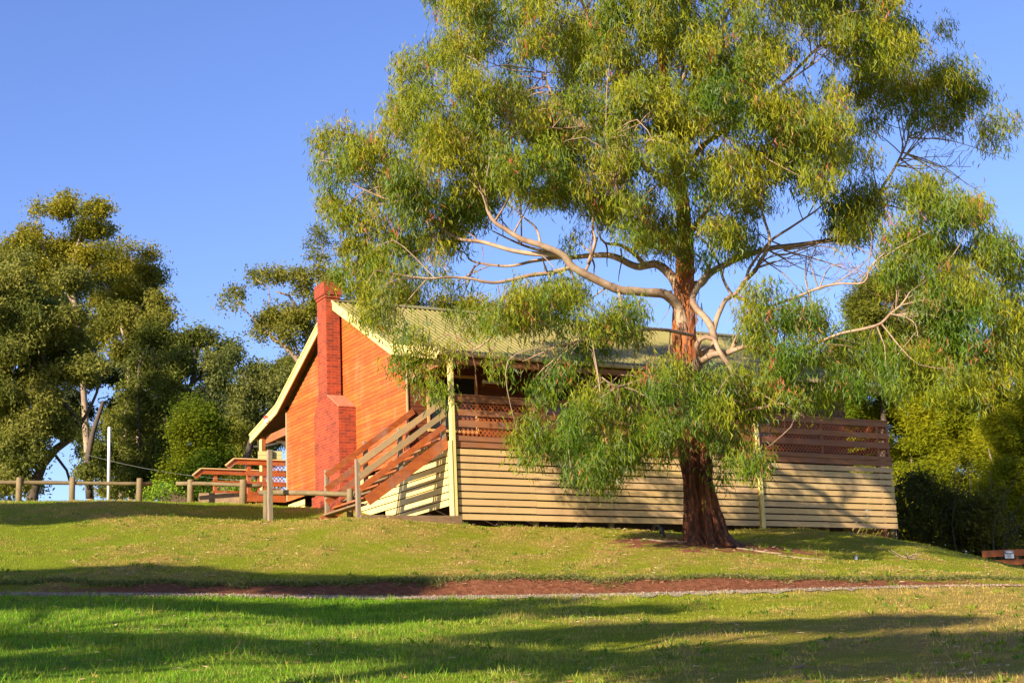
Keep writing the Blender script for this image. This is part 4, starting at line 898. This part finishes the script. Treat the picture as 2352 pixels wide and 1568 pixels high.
# signpost
sg=thing('signpost','tall square grey signpost holding a plain olive board, seen from behind','signpost')
t=P(619.,1033.,42.6);g=G(t[0],t[1]);mb=MB();mb.box(t[0]-.06,t[0]+.06,t[1]-.06,t[1]+.06,g-.2,t[2]);o=mb.build('post',M['grey_wood'],sg,bevel=.006)
bx=P(619.,1043.,42.6);dxv=P(700.,1043.,42.6)-bx;dxv/=np.linalg.norm(dxv)
mb=MB()
bc=np.array([bx[0],bx[1],bx[2]-.01])+np.array([dxv[1],-dxv[0],0])*-.09
for zz in (.055,-.055): mb.beam(tuple(bc-dxv*.30+np.array([0,0,zz])),tuple(bc+dxv*.32+np.array([0,0,zz])),.03,.105,c=(.5,.5,.5))
mb.build('board',M['signboard'],sg,bevel=.004)
# white pole
t=P(251.,980.,53.);g=G(t[0],t[1]);mb=MB();mb.tube([(t[0],t[1],g-.2),(t[0],t[1],t[2]-.02),(t[0],t[1],t[2])],[.05,.048,.03],14);o=mb.build('white_pole',M['galv'],None,True);tag(o,'plain white metal pole standing behind the log fence','pole')
# overhead cable
mb=MB();a0=P(170.,1035.,60.);b0=P(560.,1103.,52.);pts=[a0+(b0-a0)*t+np.array([0,0,-.35*4*t*(1-t)*.5]) for t in np.linspace(0,1,24)];mb.tube(pts,.006,6);o=mb.build('cable',M['wire'],None,True);tag(o,'thin sagging cable running from the left trees to the porch','cable')
# green shed roof
sd=thing('shed','low green metal roof of a shed beyond the shrubs and fence','shed')
a0=P(372.,1111.,60.);b0=P(585.,1103.,60.);dd=(b0-a0);
mb=MB();dep=np.array([.5,2.5,.35]);vs_=[a0,b0,b0+dep,a0+dep];vs_+= [q_-np.array([0,0,.08]) for q_ in vs_];mb.add(vs_,[(0,1,2,3),(7,6,5,4),(0,4,5,1),(1,5,6,2),(2,6,7,3),(3,7,4,0)]);mb.build('roof',M['shed'],sd)
mb=MB();gz=6.0;i_=(b0-a0)*.03;vs_=[a0+i_-[0,0,.09],b0-i_-[0,0,.09],b0-i_+dep*.9-[0,0,.1],a0+i_+dep*.9-[0,0,.1]];vs_+=[np.array([q_[0],q_[1],gz]) for q_ in vs_];mb.add(vs_,[(0,4,5,1),(1,5,6,2),(2,6,7,3),(3,7,4,0)]);mb.build('wall',M['soffit'],sd)
# ------------------------------------------------------------------ orange fence and notice at right
fo=thing('board_fence','orange timber two-board fence under the trees at the right edge','fence')
A0=P(2258.,1290.,49.5);B0=P(2440.,1288.,50.1);ax=(B0-A0)/np.linalg.norm(B0-A0)
zt=P(2320.,1261.,49.7)[2]
for k,(dz,h_) in enumerate(((-.10,.19),(-.37,.16))):
    mb=MB();mb.beam((A0[0],A0[1],zt+dz),(B0[0],B0[1],zt+dz),.035,h_,c=(.5,.5,.5));mb.build('board',M['orange'],fo,bevel=.004)
for s_ in (.15,1.05,2.0):
    p=A0+ax*s_+np.array([-.02,.07,0]);mb=MB();mb.box(p[0]-.05,p[0]+.05,p[1]-.02,p[1]+.07,G(p[0],p[1])-.2,zt-.03);mb.build('post',M['railbrown'],fo,bevel=.004)
c0=P(2317.,1273.,49.6);rt=ax.copy();rt[2]=-.02;up=np.array([0,0,1.]);nf=np.array([ax[1],-ax[0],0.])
sn=thing('notice_sign','small white notice with dark lettering fixed to the orange fence','sign')
def card(w,h,off,mat,name,par,cx_=0,cz_=0):
    o0=c0+nf*off+rt*cx_+up*cz_;o1=o0-nf*.004
    vs_=[o0-rt*w/2-up*h/2,o0+rt*w/2-up*h/2,o0+rt*w/2+up*h/2,o0-rt*w/2+up*h/2,o1-rt*w/2-up*h/2,o1+rt*w/2-up*h/2,o1+rt*w/2+up*h/2,o1-rt*w/2+up*h/2]
    mb=MB();mb.add(vs_,[(0,1,2,3),(7,6,5,4),(0,4,5,1),(1,5,6,2),(2,6,7,3),(3,7,4,0)]);return mb.build(name,mat,par)
pan=card(.26,.22,.06,M['white'],'panel',sn)
card(.25,.07,.064,M['blacktxt'],'header',sn,0,.062);
mb=MB();o0=c0+nf*.069+up*.066;vs_=[o0+rt*.11*math.cos(a_)+up*.024*math.sin(a_) for a_ in np.linspace(0,2*PI,20,endpoint=False)];mb.add(vs_,[tuple(range(20))]);mb.build('oval',M['white'],sn)
def text(s_,size,cz,par):
    cu=bpy.data.curves.new('lettering','FONT');cu.body=s_;cu.size=size;cu.align_x='CENTER';cu.align_y='CENTER';cu.extrude=.001
    o=bpy.data.objects.new('lettering',cu);link(o);o.parent=par;cu.materials.append(M['blacktxt'])
    p=c0+nf*.066+up*cz;mat_=Matrix(((rt[0],0,nf[0],p[0]),(rt[1],0,nf[1],p[1]),(0,1,0,p[2]),(0,0,0,1)))
    me=bpy.data.meshes.new_from_object(o);bpy.data.objects.remove(o);me.transform(mat_);o=bpy.data.objects.new('lettering',me);link(o);o.parent=par
text('KEEP',.062,-.005,sn);text('OUT',.055,-.06,sn)
# ------------------------------------------------------------------ magpie
def bird():
    p=P(1521.,1243.,39.4);g=G(p[0],p[1])+.02;s=1.3
    t=thing('magpie','black and white magpie standing on the grass left of the big trunk','bird',(p[0],p[1],g))
    rt_=P(1600.,1243.,39.9)-p;rt_[2]=0;rt_/=np.linalg.norm(rt_)
    # body as one lofted surface: profile along tail-belly-neck-head
    prof=[((.055,.02),.006),((.050,.05),.016),((.038,.085),.030),((.020,.115),.043),((.004,.145),.050),((-.010,.175),.044),((-.022,.200),.031),((-.032,.220),.024),((-.042,.236),.025),((-.054,.244),.022),((-.066,.244),.012)]
    mb=MB();pts=[(rt_[0]*a*s,rt_[1]*a*s,b_*s) for (a,b_),_ in prof];mb.tube(pts,[r_*s for _,r_ in prof],12);mb.build('body',M['birdblack'],t,True)
    mb=MB();mb.tube([(rt_[0]*a*s,rt_[1]*a*s,z_*s) for a,z_ in ((-.064,.243),(-.085,.239),(-.105,.234))],[.010,.006,.002],8);mb.build('beak',M['beak'],t,True)
    mb=MB();mb.tube([(rt_[0]*a*s,rt_[1]*a*s-.012,z_*s) for a,z_ in ((-.006,.218),(.004,.2),(.02,.178))],[.006,.014,.006],8);mb.build('nape',M['birdwhite'],t,True)
    for sy in (-1,1):
        mb=MB();mb.tube([np.array((rt_[0]*a*s,rt_[1]*a*s,z_*s))+np.array([-rt_[1],rt_[0],0])*sy*.042 for a,z_ in ((-.005,.175),(.015,.13),(.04,.08),(.058,.04))],[.014,.028,.02,.004],8);mb.build('wing',M['birdblack'],t,True)
        mb=MB();o_=np.array([-rt_[1],rt_[0],0])*sy*.018
        mb.tube([np.array((rt_[0]*.0,rt_[1]*.0,.11*s))+o_,np.array((0,0,.05*s))+o_,np.array((0,0,.002))+o_],[.013,.006,.005],6)
        for da in (-.5,0,.5): mb.tube([np.array((0,0,.006))+o_,np.array((rt_[0]*-.03+da*.02*-rt_[1],rt_[1]*-.03+da*.02*rt_[0],.003))+o_],[.004,.002],5)
        mb.build('leg',M['birdblack'],t,True)
bird()
# white stone / pale lump on the lawn
p=P(1966.,1278.,39.5);g=G(p[0],p[1]);mb=MB();mb.tube([(p[0],p[1],g-.03),(p[0],p[1],g+.03),(p[0]+.01,p[1],g+.08),(p[0]+.015,p[1],g+.11)],[.035,.04,.03,.01],9,wob=.2);o=mb.build('stone',M['galv'],None,True);tag(o,'small pale upright stone alone on the shaded lawn right of the trunk','stone')
# fallen sticks
def sticks(name,label,cat,cx_,cy_,r,n,L,rad,seed,flat=.25):
    rg=np.random.default_rng(seed);p=P(float(cx_),float(cy_),r);g=G(p[0],p[1]);mb=MB()
    for _ in range(n):
        a_=rg.uniform(0,PI*2);e=p+np.array([math.cos(a_),math.sin(a_)*.6,0])*rg.uniform(.4,1)*L;e[2]=G(e[0],e[1])+.02+rg.uniform(0,1)*flat*L
        s_=p+rg.normal(size=3)*.05;s_[2]=G(s_[0],s_[1])+.02;m_=(s_+e)/2+rg.normal(size=3)*.08*L;m_[2]=max(m_[2],G(m_[0],m_[1])+.015)
        pts,rd=catmull([s_,m_,e],[rad,rad*.7,rad*.3],.1);mb.tube(pts,rd,6)
    o=mb.build(name,M['deadwood'],None,True);tag(o,label,cat)
sticks('fallen_branch','spiky dead branch lying on the lawn slope below the house end','branch',2085,1284,41,12,.55,.013,5,.5)
sticks('fallen_branch','thin dead twigs lying on the near shaded grass at bottom right','branch',1330+1900*.0+520,1530,18.2,4,.3,.008,6,.1)
def log(a,b,r,rad,label,seed):
    rg=np.random.default_rng(seed);A_=P(float(a[0]),float(a[1]),r);B_=P(float(b[0]),float(b[1]),r);k=9;pts=[]
    for t_ in np.linspace(0,1,k):
        q_=A_+(B_-A_)*t_+rg.normal(size=3)*.02;q_[2]=G(q_[0],q_[1])+rad*.8;pts.append(q_)
    mb=MB();mb.tube(pts,[rad*(.6+.5*math.sin(PI*t_)) for t_ in np.linspace(0,1,k)],8,wob=.15);o=mb.build('fallen_bark',M['deadwood'],None,True);tag(o,label,'fallen bark')
log((1476,1247),(1590,1250),39.0,.02,'long pale strip of fallen bark left of the trunk by the magpie',1)
log((1690,1258),(1800,1268),38.8,.02,'broken reddish bark strip on the ground just right of the trunk base',2)
log((1780,1272),(1890,1277),38.3,.014,'thin curled bark piece farther right on the lawn from the trunk',3)
# ------------------------------------------------------------------ grass, litter
def blades(n,r0,r1,hmin,hmax,w,seed,azr=.345,rpow=1.):
    rg=np.random.default_rng(seed);a_=AZ0+rg.uniform(-azr,azr,n);R=r0+(r1-r0)*rg.uniform(0,1,n)**rpow
    x=R*np.sin(a_);y=R*np.cos(a_);so_,dr_,lu_=lawn_attr(x,y)
    s_=R-rpath(a_)-GW;pn=_gn3(np.c_[x,y,x*0]);pn1=_gn2(np.c_[x,y,x*0])
    ok=(so_<.35+.2*rg.uniform(size=n))&~((s_>-GW+(.1*pn if seed==65 else -.04))&(s_<.02))&(rg.uniform(size=n)<np.clip(.5+.4*pn+.35*lu_-.35*dr_,.08,1))
    ok&=~((x>18.9)&(x<34.2)&(y>37.05))
    x,y,dr_,lu_,pn,pn1=x[ok],y[ok],dr_[ok],lu_[ok],pn[ok],pn1[ok];n=len(x);z=ground(x,y)
    h=rg.uniform(hmin,hmax,n)*(.65+.55*lu_+.2*np.clip(pn1,-1,1.5));lean=rg.normal(size=(n,2))*.45;th=rg.uniform(0,2*PI,n)
    sx=np.cos(th)*w*.5;sy=np.sin(th)*w*.5;b0=np.c_[x-sx,y-sy,z-.01];b1=np.c_[x+sx,y+sy,z-.01];tp=np.c_[x+lean[:,0]*h,y+lean[:,1]*h,z+h]
    v=np.stack([b0,b1,tp],1).reshape(-1,3);f=np.arange(3*n).reshape(n,3)
    t_=np.clip(dr_+rg.normal(size=n)*.22,0,1);l_=np.clip(lu_+rg.normal(size=n)*.15,0,1)
    c=lerp((.26,.30,.006),(.14,.32,.005),l_);d_=np.array((.46,.33,.09))[None];c=c*(1-t_[:,None])+d_*t_[:,None];c=c*rg.uniform(.6,1.3,(n,1))
    return v,f,np.repeat(c,3,0)
vs_=[];fs_=[];cs_=[];off=0
for args in ((190000,15.5,29.3,.02,.055,.010,61,.345,.8),(140000,29.8,42,.025,.06,.016,62,.33,.9),(50000,42,52,.03,.07,.022,63,.33,1.),(9000,15.5,29,.06,.14,.013,64,.345,1.),(9000,28.55,29.5,.04,.10,.012,65,.345,1.)):
    v,f,c=blades(*args);vs_.append(v);fs_.append(f+off);cs_.append(c);off+=len(v)
gr=meshobj('grass',np.concatenate(vs_),np.concatenate(fs_),M['grass'],None,False,np.concatenate(cs_).astype(np.float32));tag(gr,'short mown grass covering the lawn and the slope','grass',kind='stuff')
# fallen leaves
rg=np.random.default_rng(71);n=9000;a_=AZ0+rg.uniform(-.33,.33,n);R=np.where(rg.uniform(size=n)<.82,rg.uniform(30.0,42.5,n),rg.uniform(16,29,n));x=R*np.sin(a_);y=R*np.cos(a_)
ok=(_gn(np.c_[x,y,x*0])*.5+_gn2(np.c_[x,y,x*0])*.4>-.3)&~((x>18.9)&(y>36.9));x,y=x[ok],y[ok];z=ground(x,y)+.03
cl_=np.array([(.45,.22,.13),(.52,.32,.20),(.36,.15,.07),(.55,.40,.24)])[rg.integers(0,4,len(x))]
v,f,c=leaves(np.c_[x,y,z],1,(.01,.01,.0),(.08,.16),(.02,.036),.0,cl_,72,.3);zz=np.repeat(z,4);v[:,2]=zz+(v[:,2]-zz)*.3
o=meshobj('leaf_litter',v,f,M['litter'],None,False,c.astype(np.float32));tag(o,'fallen brown and pink gum leaves scattered on the lawn','leaf litter',kind='stuff')
# weeds and thicker tufts
rg=np.random.default_rng(91);n=1500;a_=AZ0+rg.uniform(-.34,.34,n);R=np.where(rg.uniform(size=n)<.6,rg.uniform(16,28.8,n),rg.uniform(31.2,43,n));x=R*np.sin(a_);y=R*np.cos(a_)
ok=(_gn2(np.c_[x,y,x*0])>0)&~((x>18.9)&(y>36.9));x,y=x[ok],y[ok];z=ground(x,y)+.005
cc=lerp((.07,.15,.006),(.22,.27,.02),rg.uniform(0,1,len(x)));v,f,c=leaves(np.c_[x,y,z],11,(.045,.045,.004),(.05,.12),(.014,.03),-.55,cc,92,.3)
o=meshobj('weeds',v,f,M['grass'],None,False,c.astype(np.float32));tag(o,'broad leafed weeds and thick tufts dotted through the lawn','weeds',kind='stuff')
# clods & tufts on the dirt bank
rg=np.random.default_rng(81);n=2600;a_=AZ0+rg.uniform(-.34,.34,n);R=rpath(a_)+GW+.75+rg.normal(size=n)*.12+.10*_gn2(np.c_[a_*60,a_*0,a_*0]);x=R*np.sin(a_);y=R*np.cos(a_);z=ground(x,y)+.02
cc=lerp((.07,.11,.01),(.26,.21,.09),rg.uniform(0,1,n)**1.5);v,f,c=leaves(np.c_[x,y,z],7,(.05,.05,.012),(.04,.10),(.012,.02),-.35,cc,82,.2)
o=meshobj('bank_grass',v,f,M['grass'],None,False,c.astype(np.float32));tag(o,'ragged grass tufts overhanging the bare dirt bank','grass',kind='stuff')
# ------------------------------------------------------------------ trees outside the frame that shade the lawn
SUNAZ=math.radians(23);SUNEL=math.radians(21)
sd_=np.array([-math.cos(SUNAZ)*math.cos(SUNEL),-math.sin(SUNAZ)*math.cos(SUNEL),math.sin(SUNEL)])  # towards the sun
def shade_tree(label,pts,rad,dist,seed):
    """a gum standing up-sun of the lawn, outside the frame; each crown clump shades one stretch of lawn"""
    rg=np.random.default_rng(seed);cc=[]
    for q_ in pts:
        p=P(*map(float,q_));g=G(p[0],p[1]);cc.append(np.array([p[0],p[1],g])+sd_*(dist+rg.uniform(-1.5,1.5)))
    cc=np.array(cc);m_=cc.mean(0);bz=G(m_[0],m_[1])
    t=thing('gum_tree',label,'tree',(0,0,0))
    fork=np.array([m_[0],m_[1],m_[2]-(m_[2]-bz)*.35])
    mb=MB();p_,r_=catmull([(m_[0],m_[1],bz-.2),(m_[0]+.2,m_[1],(bz+fork[2])/2),fork],[.35,.25,.2],.8);mb.tube(p_,r_,10);mb.build('trunk',M['limb'],t,True)
    for c_ in cc[::2]:
        mb=MB();p_,r_=catmull([fork,(fork+c_)/2+np.array([0,0,.5]),c_],[.12,.08,.03],.8);mb.tube(p_,r_,6);mb.build('branch',M['limb'],t,True)
    an=[]
    for c_ in cc:
        a_=rad*rg.uniform(.8,1.25);n=int(185*a_*a_)
        u=rg.normal(size=(n,3));u/=np.linalg.norm(u,axis=1)[:,None]
        an.append(c_+u*rg.uniform(.2,1,(n,1))**.5*np.array([a_,a_,a_*.38]))
    an=np.concatenate(an);v,f,c=leaves(an,10,(.2,)*3,(.2,.34),(.08,.12),.6,np.tile(np.array([[.12,.15,.03]]),(len(an),1)),seed+1)
    meshobj('crown',v,f,M['bgleaf'],t,False,c.astype(np.float32))
SHT=[('gum tree off to the left whose crown shades the crest of the lawn',[(a,b,r) for a,b,r in [(-80,1180,46),(30,1180,46),(120,1188,45),(220,1185,45.5),(330,1178,46.5),(440,1180,46),(550,1172,46.5),(0,1212,43),(110,1220,42.3),(230,1212,43),(350,1203,44),(480,1196,44.5),(650,1180,46.5),(600,1190,45.5)]],1.25,24),
 ('gum tree off to the left whose crown shades the dirt bank',[(-100,1335,32),(0,1335,32),(110,1333,32.1),(220,1333,32),(330,1330,32.3),(440,1330,32.3),(550,1334,32),(660,1337,31.8),(760,1343,31.3),(840,1350,30.6),(60,1360,30.2),(200,1362,30.2),(340,1362,30.2)],1.0,22),
 ('gum tree behind the viewer shading the grass just below the path',[(40,1384,28.2),(170,1386,28),(300,1386,28),(430,1392,27.6),(560,1395,27.5),(690,1398,27.3),(820,1406,26.8),(950,1418,26.2),(1080,1420,26.1),(1230,1388,28),(1330,1425,26),(1450,1400,27),(880,1440,25.2),(1000,1390,28)],.72,24),
 ('gum tree behind the viewer shading the near grass at left',[(20,1478,22),(150,1482,21.8),(290,1490,21.5),(430,1512,20.7),(560,1525,20.2),(700,1522,20.3),(840,1528,20),(980,1530,19.9),(80,1535,19.6),(260,1545,19),(1120,1535,19.7)],.52,24),
 ('gum tree behind the viewer shading a long streak right of the near lawn',[(1200,1478,22.2),(1330,1468,22.6),(1460,1462,22.8),(1590,1456,23.1),(1720,1450,23.4),(1850,1442,23.8),(1980,1446,23.4),(2100,1440,23.6)],.66,24),
 ('gum tree behind the viewer shading the bottom right of the lawn',[(1280,1535,19.6),(1420,1545,19.1),(1560,1530,19.8),(1700,1525,20),(1850,1512,20.4),(1990,1505,20.6),(2130,1498,20.9),(2260,1505,20.4),(2380,1515,20),(1700,1565,18.2),(1900,1560,18.3),(2100,1550,18.6),(2280,1560,18.2),(2420,1480,21.5)],.72,25)]
for k,(lb,pts_,r_,d_) in enumerate(SHT): shade_tree(lb,pts_,r_,d_,500+3*k)
# ------------------------------------------------------------------ camera, light, world
cam=bpy.data.cameras.new('camera');co=bpy.data.objects.new('camera',cam);link(co)
cam.sensor_fit='HORIZONTAL';cam.sensor_width=36;cam.lens=F/2352*36;cam.clip_start=.1;cam.clip_end=3000
Rm=Matrix([list(map(float,r_)) for r_ in ROT]);co.matrix_world=Rm.to_4x4();S.camera=co
w=bpy.data.worlds.new('World');S.world=w;w.use_nodes=True;nt=w.node_tree;bg=nt.nodes['Background']
sk=nt.nodes.new('ShaderNodeTexSky');sk.sky_type='NISHITA';sk.sun_disc=False;sk.sun_elevation=SUNEL
# nishita: rotation 0 puts the sun at +Y, turning clockwise
sk.sun_rotation=math.atan2(sd_[0],sd_[1])
sk.air_density=1.0;sk.dust_density=.3;sk.ozone_density=3.;sk.altitude=200
hs=nt.nodes.new('ShaderNodeHueSaturation');hs.inputs['Saturation'].default_value=1.12;hs.inputs['Hue'].default_value=.515;hs.inputs['Value'].default_value=1.15
nt.links.new(sk.outputs[0],hs.inputs['Color']);tm=nt.nodes.new('ShaderNodeMix');tm.data_type='RGBA';tm.blend_type='MULTIPLY';tm.inputs[0].default_value=1;tm.inputs[7].default_value=(.98,.92,1.,1);nt.links.new(hs.outputs[0],tm.inputs[6]);nt.links.new(tm.outputs[2],bg.inputs[0]);bg.inputs[1].default_value=.092
sl_=bpy.data.lights.new('sun','SUN');sl_.energy=5.0;sl_.angle=math.radians(.5);sl_.color=(1.,.86,.66)
so_=bpy.data.objects.new('sun',sl_);link(so_);so_.rotation_euler=Vector(tuple(sd_)).to_track_quat('Z','Y').to_euler();so_.location=(0,0,30)
S.view_settings.view_transform='Standard';S.view_settings.look='None';S.view_settings.exposure=1.2;S.view_settings.gamma=1
S.render.engine='CYCLES';S.cycles.max_bounces=6;S.cycles.transparent_max_bounces=4;S.cycles.use_denoising=True
